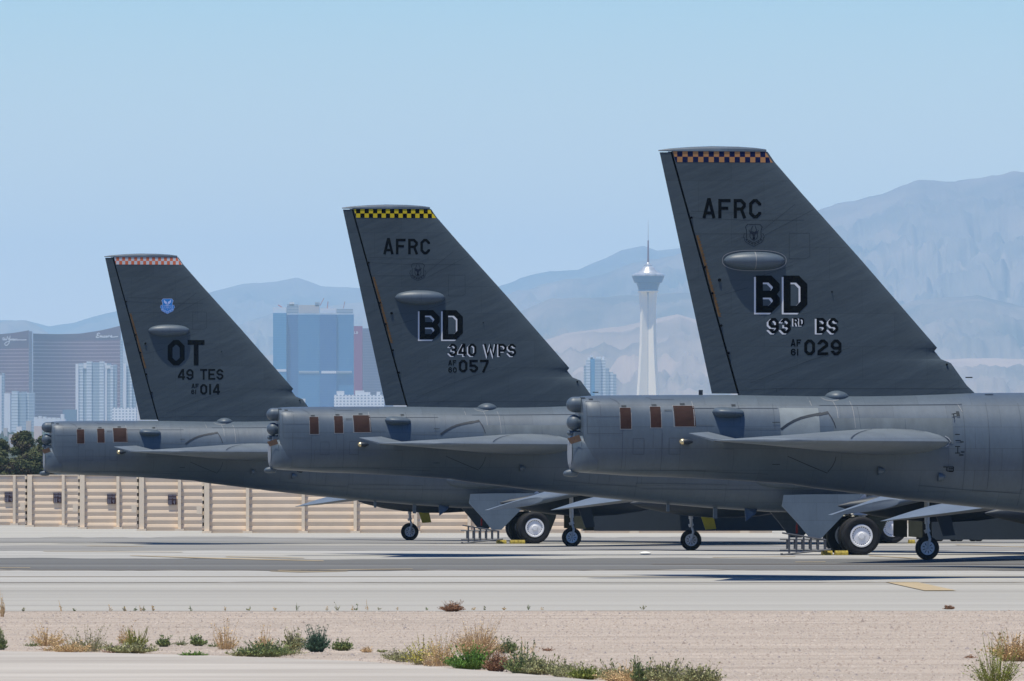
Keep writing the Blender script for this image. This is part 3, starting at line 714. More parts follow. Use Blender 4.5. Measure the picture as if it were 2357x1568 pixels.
    def m_rust():
        mb = MB(); A = [loc(3, *cx1(726, 500)), loc(3, *cx1(842, 905))]; A = [(a[0], a[1]) for a in A]
        n = 26
        for i in range(n):
            f0, f1 = i / n, (i + 1) / n; z0 = A[0][1] + (A[1][1] - A[0][1]) * f0; z1 = A[0][1] + (A[1][1] - A[0][1]) * f1
            a0, a1 = xh(z0) + .04, xh(z1) + .04; wv = .10
            mb.add([on_fin(a0, z0, .003), on_fin(a0 + wv, z0, .003), on_fin(a1 + wv * .45, (z0 + z1) / 2, .003), on_fin(a1 + wv, z1, .003), on_fin(a1, z1, .003)], [(0, 1, 2, 3, 4)])
        return mb.mesh('hinge_seal', RUST, fix=False)
    obj('hinge_seal', cached('rust', m_rust), fin)
    def m_bolts():
        mb = MB()
        for a, b, r in [(839, 722, .045), (1394, 781, .02), (1969, 1142, .03), (690, 412, .035), (758, 658, .035), (793, 788, .035), (836, 948, .035), (872, 1085, .035)]:
            u, z = loc(3, *cx1(a, b)); u = max(u, xh(z) + .05); y = -fin_half(u, z)
            mb.lathe([(r, y + .01), (r, y - .03), (r * .5, y - .05)], 10, 'y', (u, 0, z))
        return mb.mesh('rivet_heads', BLACK, True)
    obj('rivet_heads', cached('bolts', m_bolts), fin)
    # ---- checkered band
    fnc = {3: cx1, 2: cx3, 1: cx0}[k]
    b0, b1, x0, stp = {3: (84, 137, 605, 25.8), 2: (138, 192, 638, 26.5), 1: (145, 197, 819, 21.6)}[k]
    _, zt = loc(k, *fnc(900, b0)); _, zb = loc(k, *fnc(900, b1)); zm = (zt + zb) / 2
    us = loc(k, *fnc(x0, b0))[0]; ue = loc(k, *fnc(x0 + stp, b0))[0]; dw = ue - us
    cA, cB = {3: (ORANGE, NAVY), 2: (YEL, BLACK), 1: (REDOR, WCHK)}[k]
    cb = MB()
    for row, (za, zc_) in enumerate([(zm, zt), (zb, zm)]):
        for i in range(-1, 26):
            p0, p1 = us + dw * i, us + dw * (i + 1)
            zc2 = (za + zc_) / 2; lo = lambda z: xh(z) + .05; hi = lambda z: xl(z) - (.05 if k != 3 else .08)
            vs = []
            for z in (za, zc_):
                vs.append([min(max(p0, lo(z)), hi(z)), min(max(p1, lo(z)), hi(z))])
            if max(v[1] - v[0] for v in vs) < .01: continue
            mi = (i + row + (1 if k == 1 else 0)) % 2
            rows = [[on_fin(vs[0][0] + (vs[0][1] - vs[0][0]) * g, za, .004), on_fin(vs[1][0] + (vs[1][1] - vs[1][0]) * g, zc_, .004)] for g in (0, .5, 1)]
            cb.grid(rows, mi)
    cb.build('checkered_band', [cA, cB], fin, fix=False)['label'] = {3: 'orange and navy checks', 2: 'yellow and black checks', 1: 'orange red and white checks'}[k]
    # ---- lettering
    def put(s, x0, x1, y0, y1, t=.17, shadow=None, gap=.22, space=.6):
        (a, z1), (b, z0) = loc(k, *fnc(x0, y0)), loc(k, *fnc(x1, y1))
        if shadow:
            mb = MB(); dx, dz = shadow; text(mb, s, a - dx, b - dx, z0 - dz, z1 - dz, on_fin, t, gap, .001, space)
            mb.build('letter_outline', WHITE, fin, fix=False)
        mb = MB(); text(mb, s, a, b, z0, z1, on_fin, t, gap, .006, space)
        o = mb.build('lettering', BLACK, fin, fix=False); o['label'] = 'black lettering ' + s
    if k == 3:
        put('AFRC', 757, 1045, 319, 416, .165, gap=.26)
        put('BD', 1018, 1272, 700, 886, .19, (.052, .045), gap=.16)
        put('93', 1080, 1190, 911, 988, .19, (.05, .03), gap=.16); put('RD', 1202, 1256, 911, 950, .2, (.035, .02), gap=.16); put('BS', 1317, 1425, 911, 988, .19, (.05, .03), gap=.16)
        put('AF', 1190, 1241, 1018, 1052, .19); put('61', 1190, 1228, 1064, 1098, .19); put('029', 1256, 1440, 1018, 1097, .19)
    if k == 2:
        put('AFRC', 836, 1127, 323, 422, .165, gap=.26)
        put('BD', 1060, 1331, 772, 958, .19, (.052, .048), gap=.14)
        put('340 WPS', 1242, 1665, 983, 1062, .18, (.04, .03), gap=.16)
        put('AF', 1240, 1290, 1087, 1120, .19); put('60', 1240, 1292, 1131, 1165, .19); put('057', 1305, 1492, 1084, 1164, .19)
    if k == 1:
        put('OT', 1212, 1478, 745, 930, .19, gap=.18)
        put('49', 1286, 1398, 956, 1034, .17, gap=.16); put('TES', 1446, 1614, 955, 1033, .17, gap=.16)
        put('AF', 1384, 1436, 1062, 1095, .19); put('61', 1382, 1418, 1104, 1138, .19); put('014', 1446, 1590, 1064, 1141, .19)
    # ---- emblem
    ec = {3: (1008, 495, .0078 * .46284 / .3662 * .98), 2: (1050, 528, .0078), 1: (1210, 495, .0081)}[k]
    uc, zc = loc(k, *fnc(ec[0], ec[1]))
    sc_ = (loc(k, *fnc(ec[0] + 104, ec[1]))[0] - uc) / 2 / 56.0            # emblem drawn in a 112 unit width
    half = [(0, 52), (33, 52), (45, 38), (38, 20), (38, -2), (40, -16), (34, -28), (20, -36), (0, -46)]
    sh = half + [(-a, b) for a, b in half[::-1][1:-1]]
    sh = [(a, b) for a, b in sh]
    rb_in = [(40, -6), (46, -16), (40, -34), (22, -46), (0, -58)]
    ribbon = [(43, 2), (50, 4), (56, -16), (50, -18), (49, -30), (42, -42), (24, -52), (0, -64)]
    ribbon = ribbon + [(-a, b) for a, b in ribbon[::-1][1:]]
    E = lambda pts: [(uc + a * sc_, zc + b * sc_) for a, b in pts]
    def fill(mb, pts, lay, c=None, mi=0):
        c = c or (sum(p[0] for p in pts) / len(pts), sum(p[1] for p in pts) / len(pts)); n = len(pts)
        mb.add([on_fin(*c, lay)] + [on_fin(*p, lay) for p in pts], [(0, i + 1, (i + 1) % n + 1) for i in range(n)], mi)
    mb = MB()
    if k == 1:
        fill(mb, E(ribbon), .002, (uc, zc - 34 * sc_), 0); fill(mb, E(sh), .004, None, 0)
        strokes(mb, [E(sh) + ['z']], 2.6 * sc_, on_fin, .0065, mi=1); strokes(mb, [E(ribbon)], 1.6 * sc_, on_fin, .0065, mi=1)
        wg = [(-4, 28), (-6, 14), (-14, 12), (-26, 24), (-28, 34), (-26, 46), (-16, 34)]
        fill(mb, E(wg), .009, None, 1); fill(mb, E([(-a, b) for a, b in wg]), .009, None, 1)
        circ = [(10 * math.cos(a), 8 + 10 * math.sin(a)) for a in np.linspace(0, 6.28, 13)[:-1]]
        strokes(mb, [E(circ) + ['z'], E([(-4, 4), (0, 14), (4, 4), (-6, 10), (6, 10)]) + ['z'], E([(-36, -6), (-20, 0), (0, 2), (20, 0), (36, -6)]), E([(-30, -20), (0, -16), (30, -20)]), E([(-6, -1), (-14, -30)]), E([(6, -1), (14, -30)]), E([(-14, -2), (-32, -20)]), E([(14, -2), (32, -20)]), E([(0, 0), (0, -36)])], 1.8 * sc_, on_fin, .0095, mi=1)
        rbn = [(-44, -26), (-34, -38), (-16, -47), (0, -54), (16, -47), (34, -38), (44, -26)]
        for p, q in zip(rbn, rbn[1:]):
            strokes(mb, [E([(p[0] * .9 + q[0] * .1, p[1] * .9 + q[1] * .1), (p[0] * .2 + q[0] * .8, p[1] * .2 + q[1] * .8)])], 4.5 * sc_, on_fin, .0095, mi=1)
        mb.build('emblem', [BLUE, PBLUE], fin, fix=False)['label'] = 'blue shield with two pale wings and a globe'
    else:
        strokes(mb, [E(sh) + ['z']], 2.6 * sc_, on_fin, .003); strokes(mb, [E(ribbon)], 2.0 * sc_, on_fin, .003)
        wg = [(-2, 44), (-8, 42), (-18, 20), (-20, 2), (-22, -14), (-14, -28), (-7, -22), (-8, -4), (-4, 8), (-8, 22)]
        strokes(mb, [E([(-6, 44), (-14, 26), (-19, 10), (-26, 22)]), E([(-19, 10), (-21, -10), (-14, -24), (0, -32)])], 3.2 * sc_, on_fin, .005, mi=1)
        strokes(mb, [E([(6, 44), (14, 26), (19, 10), (26, 22)]), E([(19, 10), (21, -10), (14, -24), (0, -32)])], 3.2 * sc_, on_fin, .006, mi=1)
        fill(mb, E([(-4, 14), (4, 12), (14, 20), (18, 6), (8, -2), (5, -14), (-5, -14), (-8, -2), (-18, 6), (-14, 20)]), .004, E([(0, 4)])[0], 1)
        fill(mb, E([(7 * math.cos(a), -21 + 7 * math.sin(a)) for a in np.linspace(0, 6.28, 13)[:-1]]), .0075, None, 0)
        rbn = [(-44, -24), (-34, -36), (-16, -46), (0, -54), (16, -46), (34, -36), (44, -24)]
        for p, q in zip(rbn, rbn[1:]):
            strokes(mb, [E([(p[0] * .9 + q[0] * .1, p[1] * .9 + q[1] * .1), (p[0] * .2 + q[0] * .8, p[1] * .2 + q[1] * .8)])], 5 * sc_, on_fin, .0095, mi=1)
        mb.build('emblem', [DIM, DIM2], fin, fix=False)['label'] = 'dark shield with an eagle above a ribbon'
    # ---- wings with tanks, engines and outrigger gear
    for s in (-1, 1):
        wg = obj('wing', cached(('wing', s), lambda: wing(s)), root)
        def m_tank():
            mb = MB(); prof = [(.02, 16.5), (.16, 16.9), (.34, 17.7), (.47, 18.6), (.54, 19.5), (.55, 20.4), (.50, 21.3), (.36, 22.3), (.18, 23.0), (.02, 23.4)]
            mb.lathe(prof, 24, 'x', (0, 0, 1.80)); mb.box(18.4, 21.0, -.06, .06, 2.2, 2.75); return mb.mesh('drop_tank', DARKPAINT, True, sharp=50)
        obj('drop_tank', cached('tank', m_tank), root, (0, s * 20.6, 0))
        for yy in (10.4, 18.3):
            le, te, z0, z1, th = rot_wing(yy)
            def m_eng(le=le, z1=z1):
                mb = MB(); zc = z1 - 1.15
                for d in (-.62, .62):
                    mb.lathe([(.40, le - 1.2), (.50, le - .6), (.58, le + .8), (.60, le + 2.4), (.52, le + 3.3), (.46, le + 3.5), (.42, le + 3.4), (.38, le + 2.6), (.05, le + 2.5)], 24, 'x', (0, d, zc))
                mb.loft([[(le - 1.5, -.12, zc + .3), (le + 2.2, -.12, zc + .3), (le - .3, -.1, z1), (le - 3.0, -.1, z1 - .25)], [(le - 1.5, .12, zc + .3), (le + 2.2, .12, zc + .3), (le - .3, .1, z1), (le - 3.0, .1, z1 - .25)]])
                return mb.mesh('engine_pod', PAINT, True, sharp=50)
            obj('engine_pod', cached(('eng', yy), m_eng), root, (0, s * yy, 0))
        outrigger(root, s, k)
    rear_gear(root, 20.95, k); rear_gear(root, 36.5, k, True)
    # ---- bomb bay doors hanging open
    for s in (-1, 1):
        mb = MB()
        for a, b in [(23.6, 28.85), (28.88, 32.3)]:
            mb.loft([[(a, s * 1.18, 2.0), (a, s * 1.24, 2.0), (a, s * 1.46, .55), (a, s * 1.40, .55)], [(b, s * 1.18, 2.0), (b, s * 1.24, 2.0), (b, s * 1.46, .55), (b, s * 1.40, .55)]])
        mb.build('bomb_bay_door', DARKPAINT, root)
    # ---- things under the belly: aerials, vent, covers
    for u_, z0_, z1_, d_ in [(16.0, 1.75, 1.30, .07), (14.3, 1.85, 1.55, .05), (19.05, 1.5, 1.18, .045)]:
        obj('belly_aerial', cached(('bela', u_), lambda: MB().box(u_ - d_, u_ + d_, -.25, -.15, z1_, z0_).mesh('belly_aerial', PAINT)), root)
    def m_bel():
        mb = MB()
        mb.loft([[(17.0, -.5, 1.75), (17.5, -.45, 1.7), (17.35, -.75, 1.45), (17.0, -.75, 1.2)], [(17.0, -.45, 1.75), (17.5, -.40, 1.7), (17.35, -.70, 1.45), (17.0, -.70, 1.2)]])
        return mb.mesh('belly_fin', PAINT)
    obj('belly_fin', cached('bel', m_bel), root)
    def m_fair():
        u0, z0 = 17.0, 3.35; return ell(18.6, -1.28, 2.75, 1.45, .36, .40, ex=2.4).mesh('radome_fairing', PAINT, True)
    obj('radome_fairing', cached('radf', m_fair), root)
    def m_flag():
        mb = MB(); mb.tube([(18.75, -1.3, 1.6), (18.73, -1.3, 1.05)], .008, 5); mb.box(18.70, 18.77, -1.31, -1.29, .78, 1.08); mb.lathe([(.01, 1.38), (.07, 1.42), (.07, 1.5), (.03, 1.56)], 10, 'z', (18.9, -.3, 0)); return mb.mesh('warning_streamer', RED)
    obj('warning_streamer', cached('flag', m_flag), root)
    return root

bomber(1, 'farthest grey bomber, OT on its fin under an orange and white checkered band')
bomber(2, 'middle grey bomber, 340 WPS on its fin under a yellow and black checkered band')
bomber(3, 'nearest grey bomber, 93RD BS on its fin under an orange and navy checkered band')

# ------------------------------------------------------------------ ladders, chocks, small things on the apron
def ladder(k, px, label):
    r = empty('step_ladder', gpt(px, HY + 165)); g = ORG[k]
    u, _ = loc(k, px, 1240, -1.0); P = ORG[k] + HD * u + LT * (-2.2); r.location = (P.x, P.y, gz(P.y)); r.rotation_euler = (0, 0, YAW)
    tag(r, label, 'ladder', 'ladders lying beside main wheels')
    for nm, d, zt0, zt1, zb0, zb1, x1 in [('ladder_frame', 0, .80, .55, .03, .22, 1.75), ('rear_frame', .45, .58, .56, .20, .20, 1.75)]:
        mb = MB(); mb.tube([(0, d, zt0), (x1 - .2, d * .2, zt1)], .034, 6); mb.tube([(0, d, zb0), (x1, d * .2, zb1)], .034, 6)
        for i in range(6):
            x = .25 + i * .26; f = x / x1; a = zt0 + (zt1 - zt0) * f; b = zb0 + (zb1 - zb0) * f
            mb.box(x - .035, x + .035, d * (1 - .8 * f) - .015, d * (1 - .8 * f) + .015, b, a)
        if d == 0: mb.box(-.06, .02, -.04, .06, .0, .08)
        mb.build(nm, ALU, r)
ladder(2, 1786, 'grey folding ladder lying behind the white wheels of the middle bomber')
ladder(1, 1055, 'grey folding ladder lying behind the white wheels of the farthest bomber')
def chock(k, px, dy, label, L=.55, white=False):
    u, _ = loc(k, px, 1240, dy); P = ORG[k] + HD * u + LT * dy
    mb = MB(); s = .17
    mb.loft([[(x, -s, 0), (x, -s * .9, .1), (x, -s * .4, .17), (x, s * .4, .17), (x, s * .9, .1), (x, s, 0)] for x in (-L / 2, L / 2)])
    o = mb.build('wheel_chock', CHOCK if not white else [CHOCK], None); o.location = (P.x, P.y, gz(P.y) + .004); o.rotation_euler = (0, 0, YAW)
    tag(o, label, 'wheel chock', 'yellow wheel chocks')
chock(2, 1903, -1.9, 'yellow wheel chock farther left of the pair at the middle bomber white wheel', .36); chock(2, 1936, -2.1, 'yellow wheel chock touching the middle bomber white wheel', .45)
chock(1, 1154, -1.9, 'yellow wheel chock at the foot of the ladder behind the farthest bomber', .40); chock(1, 1184, -1.9, 'pale yellow wheel chock between two others at the farthest bomber wheel', .38); chock(1, 1200, -2.1, 'yellow wheel chock touching the farthest bomber white wheel', .28)
chock(1, 2098, -2.2, 'small orange yellow wheel chock right of the forward wheel seen under the wing', .25)
mb = MB(); P = gpt(1485, 1277)
mb.v = []
mb.lathe([(.02, .0), (.13, .01), (.16, .05), (.10, .09), (.03, .11)], 9, 'z', (0, 0, 0), (1.4, .8))
bag = mb.build('crumpled_bag', mat('white_plastic', (.85, .85, .82), .6), None, True); bag.location = P + Vector((0, 0, .006))
tag(bag, 'small crumpled white bag lying alone on the apron left of the near outrigger wheels', 'bag')

# cart under the farthest bomber nose
def cart():
    P = gpt(2200, 1247); r = empty('ground_cart', P, YAW); tag(r, 'dark low ground cart on small wheels half hidden beyond the middle bomber doors', 'cart')
    mb = MB(); mb.box(-1.2, 1.15, -.7, .7, .30, .42); mb.box(-1.0, .9, -.6, .6, .42, .95); mb.build('cart_body', DARKPAINT, r)
    for x, wv in ((-.88, .3), (.02, .3), (.9, .26)):
        for y in (-.62, .62): obj('wheel', cached(('wh', .21), lambda: wheel_mesh(.21, .2, .1)), r, (x, y, .21))
cart()

# ------------------------------------------------------------------ ground sheets
GRAVEL = mat('pinkish_gravel', (.44, .37, .30), .95, .1, noise=.20, nscale=.5, stretch=(.25, 1, 1), noise2=.10, nscale2=26, bump=.02, bscale=18, detail=8)
DESERT = mat('desert_floor', (.36, .29, .23), .95, .1, col2=(.27, .25, .16), nscale=.01, thr=(.45, .65), stretch=(1, 1, 1))
def sheet(name, xs, Ys, off, m, kind='structure', edge=None):
    mb = MB(); mb.grid([[(x, (edge(x) if (edge and j == 0) else Y), gz(Y) + off) for x in xs] for j, Y in enumerate(Ys)])
    o = mb.build(name, m, fix=False); o['kind'] = kind; return o
def frange(a, b, s): return list(np.arange(a, b, s)) + [b]
sheet('ground', [-160, -80, -40, -20, 0, 20, 40, 80, 160], frange(-40, 260, 20) , 0, GRAVEL)
sheet('ground', [-30000, -8000, -2000, -600, -160, 0, 160, 600, 2000, 8000, 30000], [260, 280, 300, 320, 340, 360, 380, 415, 450, 500, 600, 800, 1000, 1500, 3000, 5000, 7000, 9000, 12000, 14000, 18000, 24000, 40000, 60000], 0, DESERT)
for sx in (-1, 1):
    sheet('ground', [sx * 160, sx * 600, sx * 2000, sx * 8000, sx * 30000], frange(-40, 260, 20), 0, DESERT)
def concrete(name, c, c2, ns=.12):
    wm = lambda q: (q[0] * .97, q[1] * .935, q[2] * .835)
    return mat(name, wm(c), .9, .12, col2=wm(c2), nscale=ns, stretch=(.035, .8, 1), detail=9, thr=(.36, .64), noise2=.07, nscale2=1.1)
CON1 = concrete('pale_warm_concrete', (.35, .345, .335), (.465, .46, .45))
CON2 = concrete('pale_grey_concrete', (.36, .36, .36), (.50, .50, .50))
ASP = concrete('grey_asphalt', (.125, .128, .132), (.205, .21, .215), .2)
MIDC = concrete('mid_grey_concrete', (.22, .22, .225), (.34, .34, .34), .2)
def yD(py): 
    return gpt(CX, py).y
XW = [-200, -100, -50, -20, 0, 20, 50, 100, 200]
e0 = lambda x: 208 + x * .07 + .5 * math.sin(x * .5)
apron_rows = [208] + frange(215, 620, 12)
xs = list(np.arange(-60, 61, 2)); o = sheet('apron', xs, apron_rows, .004, CON1, edge=e0)
def band(name, y0, y1, m, off, x0=-60, x1=60, sk=0.0):
    a, b = yD(y0), yD(y1); n = max(2, int((b - a) / 10) + 1); mb = MB()
    rows = []
    for i in range(n + 1):
        Y = a + (b - a) * i / n; wv = [(b - a) * .10 * (math.sin(x * .31 + y0) * .5 + math.sin(x * .83 + 2 * y1) * .35 + math.sin(x * 2.3 + y0 * 3) * .2) * (1 if i in (0, n) else 0) for x in np.linspace(x0, x1, 161)]
        rows.append([(x, Y + sk * x + q, gz(Y + sk * x + q) + off) for x, q in zip(np.linspace(x0, x1, 161), wv)])
    o = mb.grid(rows).build(name, m, fix=False); o['kind'] = 'structure'; return o
band('taxiway_strip', 1342, 1313.5, CON2, .008, sk=.02)
band('taxiway', 1313.5, 1286.5, ASP, .012, sk=.02)
band('taxiway_strip', 1286.5, 1268, CON2, .008)
band('taxiway', 1268, 1256, MIDC, .012); band('taxiway', 1250, 1238, MIDC, .016)
band('apron_lane', 1238, 1213, concrete('bleached_concrete', (.42, .415, .40), (.50, .495, .48)), .012)
YLINE = mat('yellow_line_paint', (.47, .37, .22), .8, .2, noise=.15, nscale=3)
JOINT = mat('expansion_joint', (.20, .15, .10), .9, .1)
def mark(pts, m, name='painted_marking', off=.022):
    P = [gpt(*p) for p in pts]; n = 24; mb = MB()
    # quad strip between polyline halves
    h = len(P) // 2; A, B = P[:h], P[h:][::-1]
    rows = []
    for a0, a1, b0, b1 in zip(A, A[1:], B, B[1:]):
        for i in range(n + 1):
            f = i / n; p, q = a0.lerp(a1, f), b0.lerp(b1, f)
            rows.append([(p.x, p.y, gz(p.y) + off), (q.x, q.y, gz(q.y) + off)])
    o = mb.grid(rows).build(name, m, fix=False); o['kind'] = 'structure'; return o
mark([(2038, 1341.3), (2110, 1341.3), (2201, 1361), (2128, 1361)][0:1] + [(2128, 1361)] + [(2201, 1361), (2110, 1341.3)], YLINE)
for a in [[(300, 1280.5), (520, 1288), (745, 1293), (745, 1291.8), (520, 1286), (300, 1279.8)], [(520, 1283), (700, 1286.2), (700, 1285.4), (520, 1282)], [(622, 1316.5), (690, 1318.8), (800, 1316.6), (800, 1315.8), (690, 1317.3), (622, 1315.7)], [(640, 1315), (950, 1311.5), (950, 1310.8), (640, 1314)],
          [(0, 1308.6), (70, 1308.8), (70, 1308), (0, 1307.8)], [(100, 1270.5), (420, 1272.3), (420, 1271.6), (100, 1269.8)], [(200, 1258), (330, 1259.6), (330, 1259), (200, 1257.3)],
          [(1640, 1284.6), (1830, 1282.6), (1830, 1281.9), (1640, 1283.9)], [(2000, 1281), (2110, 1287), (2110, 1285.7), (2000, 1280)], [(1830, 1295.5), (1900, 1295), (1900, 1294.2), (1830, 1294.7)], [(2200, 1255.5), (2357, 1261), (2357, 1260), (2200, 1254.6)]]:
    mark(a, YLINE)
for y, x0, x1 in [(1313.6, -40, 2400), (1342, -40, 2400), (1300, 1500, 2400), (1328.5, -40, 2400)]:
    mark([(x0, y + .35), (x1, y + .35), (x1, y - .25), (x0, y - .25)], JOINT, 'joint')
# near road in the corner
ROADM = mat('pale_road_concrete', (.36, .325, .275), .9, .1, col2=(.56, .515, .445), nscale=.30, stretch=(.22, .8, 1), detail=6)
mb = MB(); edge = [gpt(*p) for p in [(-400, 1494), (0, 1501), (245, 1505), (490, 1511), (825, 1524), (1178, 1551), (1343, 1566), (1700, 1606), (2400, 1700), (3200, 1900)]]
mb.grid([[(p.x, p.y, -.12 + .016 - .03 * 0) for p in edge], [(p.x, min(p.y - 3, 100), -.104) for p in edge], [(p.x, 60, -.104) for p in edge]])
o = mb.build('road', ROADM, fix=False); o['kind'] = 'structure'

# loose stones: uncountable
def stones():
    N = 150000; X = rng.uniform(-16, 16, N); Y = rng.uniform(128, 209, N)
    ex = [p.x for p in edge]; ey = [p.y for p in edge]
    keep = (Y > np.interp(X, ex, ey) + .2) & (Y < 207.5 + X * .07); X = X[keep]; Y = Y[keep]; n = len(X)
    r = rng.gamma(1.8, .0042, n) + .0035; base = np.array([[1, 0, 0], [-.5, .87, 0], [-.5, -.87, 0], [0, 0, 1]], float)
    ang = rng.uniform(0, 6.28, n); c, s = np.cos(ang), np.sin(ang)
    V = np.zeros((n, 4, 3)); b = base[None] * (1 + rng.uniform(-.35, .35, (n, 4, 1)))
    V[:, :, 0] = (b[:, :, 0] * c[:, None] - b[:, :, 1] * s[:, None]) * r[:, None] * 1.3 + X[:, None]
    V[:, :, 1] = (b[:, :, 0] * s[:, None] + b[:, :, 1] * c[:, None]) * r[:, None] * 1.3 + Y[:, None]
    V[:, :, 2] = b[:, :, 2] * r[:, None] * .9 - .122
    f = np.array([[0, 1, 3], [1, 2, 3], [2, 0, 3]]); FF = (f[None] + (np.arange(n) * 4)[:, None, None]).reshape(-1, 3)
    me = bpy.data.meshes.new('gravel_stones'); me.from_pydata(V.reshape(-1, 3).tolist(), [], FF.tolist())
    m1 = mat('pale_stone', (.55, .47, .39), .9, .15, noise=.12, nscale=.7); m2 = mat('pinkish_stone', (.43, .35, .285), .9, .15); m3 = mat('grey_stone', (.36, .31, .285), .9, .15)
    for m in (m1, m2, m3): me.materials.append(m)
    me.polygons.foreach_set('material_index', np.repeat(rng.choice(3, n, p=[.52, .40, .08]), 3).astype(np.int32))
    o = obj('gravel', me); tag(o, 'loose pale pinkish gravel between the apron and the near road', 'gravel', kind='stuff')
stones()

# ------------------------------------------------------------------ desert plants
def leafy(name, px, py, wpx, hpx, style, label, cat='shrub', group='desert weeds along the gravel verge'):
    P = gpt(px, py); s = F / P.y; W, H = wpx / s * (1.45 if style == 'feather' and wpx > 45 else 1.15), hpx / s * 1.15; mb = MB()
    n = {'grass': 150, 'airy': 75, 'dense': 380, 'dry': 260, 'twig': 5, 'mat': 60, 'feather': 190}[style]
    n = int(n * max(.35, min(2.2, (wpx / 55.) ))); seed = random.uniform(0, 6)
    if style == 'twig': n = random.randint(3, 6)
    for i in range(n):
        a = random.uniform(0, 6.28); rb = W * .5 * math.sqrt(random.random()); spread = {'grass': .55, 'airy': .75, 'dense': .95, 'dry': .8, 'twig': .9, 'mat': .9, 'feather': .8}[style]
        bx, by = rb * math.cos(a) * (1 - spread * .6), rb * math.sin(a) * (1 - spread * .6)
        e = rb / (W * .5); lump = .55 + .45 * math.sin(a * 2.3 + seed) * math.sin(a * 3.1 + 2 * seed + e * 4)
        h = H * (random.uniform(.25, 1.0) ** .8) * (1 - .5 * e * e) * (.55 + .6 * lump)
        if random.random() < .06: h = H * random.uniform(.9, 1.15)
        tx, ty = rb * math.cos(a) * 1.15 + random.gauss(0, W * .07), rb * math.sin(a) * 1.05
        if style == 'mat': h *= random.uniform(.4, 1)
        pts = []; k = 4
        for q in range(k + 1):
            f = q / k; g = f ** 1.3
            pts.append(Vector((bx + (tx - bx) * g + random.gauss(0, .006), by + (ty - by) * g, h * (f ** .9))))
        wd = {'grass': .007, 'airy': .004, 'dense': .005, 'dry': .004, 'twig': .006, 'mat': .006, 'feather': .005}[style]
        rows = [[p + Vector((wd * (1 - .6 * q / k), 0, 0)), p - Vector((wd * (1 - .6 * q / k), 0, 0))] for q, p in enumerate(pts)]
        mb.grid(rows, 0)
        nl = {'grass': 2, 'airy': 9, 'dense': 10, 'dry': 12, 'twig': 6, 'mat': 6, 'feather': 9}[style]
        for _ in range(nl):
            f = random.uniform(.25, 1); q = min(int(f * k), k - 1); p = pts[q].lerp(pts[q + 1], f * k - q)
            L = {'grass': .03, 'airy': .028, 'dense': .028, 'dry': .024, 'twig': .03, 'mat': .02, 'feather': .035}[style] * random.uniform(.5, 1.5)
            d = Vector((random.gauss(0, 1), random.gauss(0, 1), random.uniform(.0, 1.2) + (.6 if style == 'feather' else 0))).normalized() * L
            sd_ = Vector((random.gauss(0, 1), random.gauss(0, .6), random.gauss(0, 1))).normalized() * L * .28
            mb.add([p - sd_ * .3, p + d * .5 + sd_, p + d, p + d * .5 - sd_], [(0, 1, 2, 3)], 1 if random.random() < .6 else 2)
    return mb, P
PM = {
 'green': [mat('weed_stem_green', (0.28, 0.29, 0.14), .8), mat('weed_leaf_green', (0.23, 0.28, 0.09), .8), mat('weed_leaf_dark', (0.12, 0.175, 0.07), .8)],
 'bright': [mat('bush_stem_green', (0.158, 0.240, 0.043), .8), mat('bush_leaf_bright', (0.140, 0.285, 0.043), .8), mat('bush_leaf_mid', (0.088, 0.180, 0.029), .8)],
 'grey': [mat('weed_stem_grey', (0.350, 0.300, 0.174), .8), mat('weed_leaf_grey', (0.37, 0.36, 0.16), .8), mat('weed_leaf_greygreen', (0.27, 0.28, 0.12), .8)],
 'dry': [mat('dry_stem', (0.700, 0.465, 0.232), .85), mat('dry_leaf', (0.750, 0.525, 0.261), .85), mat('dry_leaf_olive', (0.490, 0.375, 0.174), .85)],
 'gold': [mat('golden_stem', (0.75, 0.52, 0.28), .85), mat('golden_leaf', (0.78, 0.60, 0.34), .85), mat('golden_leaf_deep', (0.62, 0.42, 0.22), .85)],
 'brown': [mat('brown_stem', (0.350, 0.180, 0.102), .9), mat('brown_leaf', (0.455, 0.255, 0.145), .9), mat('brown_leaf_dark', (0.210, 0.120, 0.072), .9)],
 'dark': [mat('sage_stem', (0.088, 0.135, 0.087), .8), mat('sage_leaf', (0.10, 0.19, 0.11), .8), mat('sage_leaf_dark', (0.065, 0.125, 0.075), .8)],
 'olive': [mat('olive_stem', (0.280, 0.270, 0.058), .8), mat('olive_leaf', (0.263, 0.300, 0.058), .8), mat('olive_leaf_deep', (0.158, 0.195, 0.043), .8)],
 'mustard': [mat('mustard_stem', (0.385, 0.330, 0.160), .8), mat('mustard_flower', (0.750, 0.675, 0.087), .8), mat('mustard_leaf', (0.420, 0.360, 0.189), .8)],
}
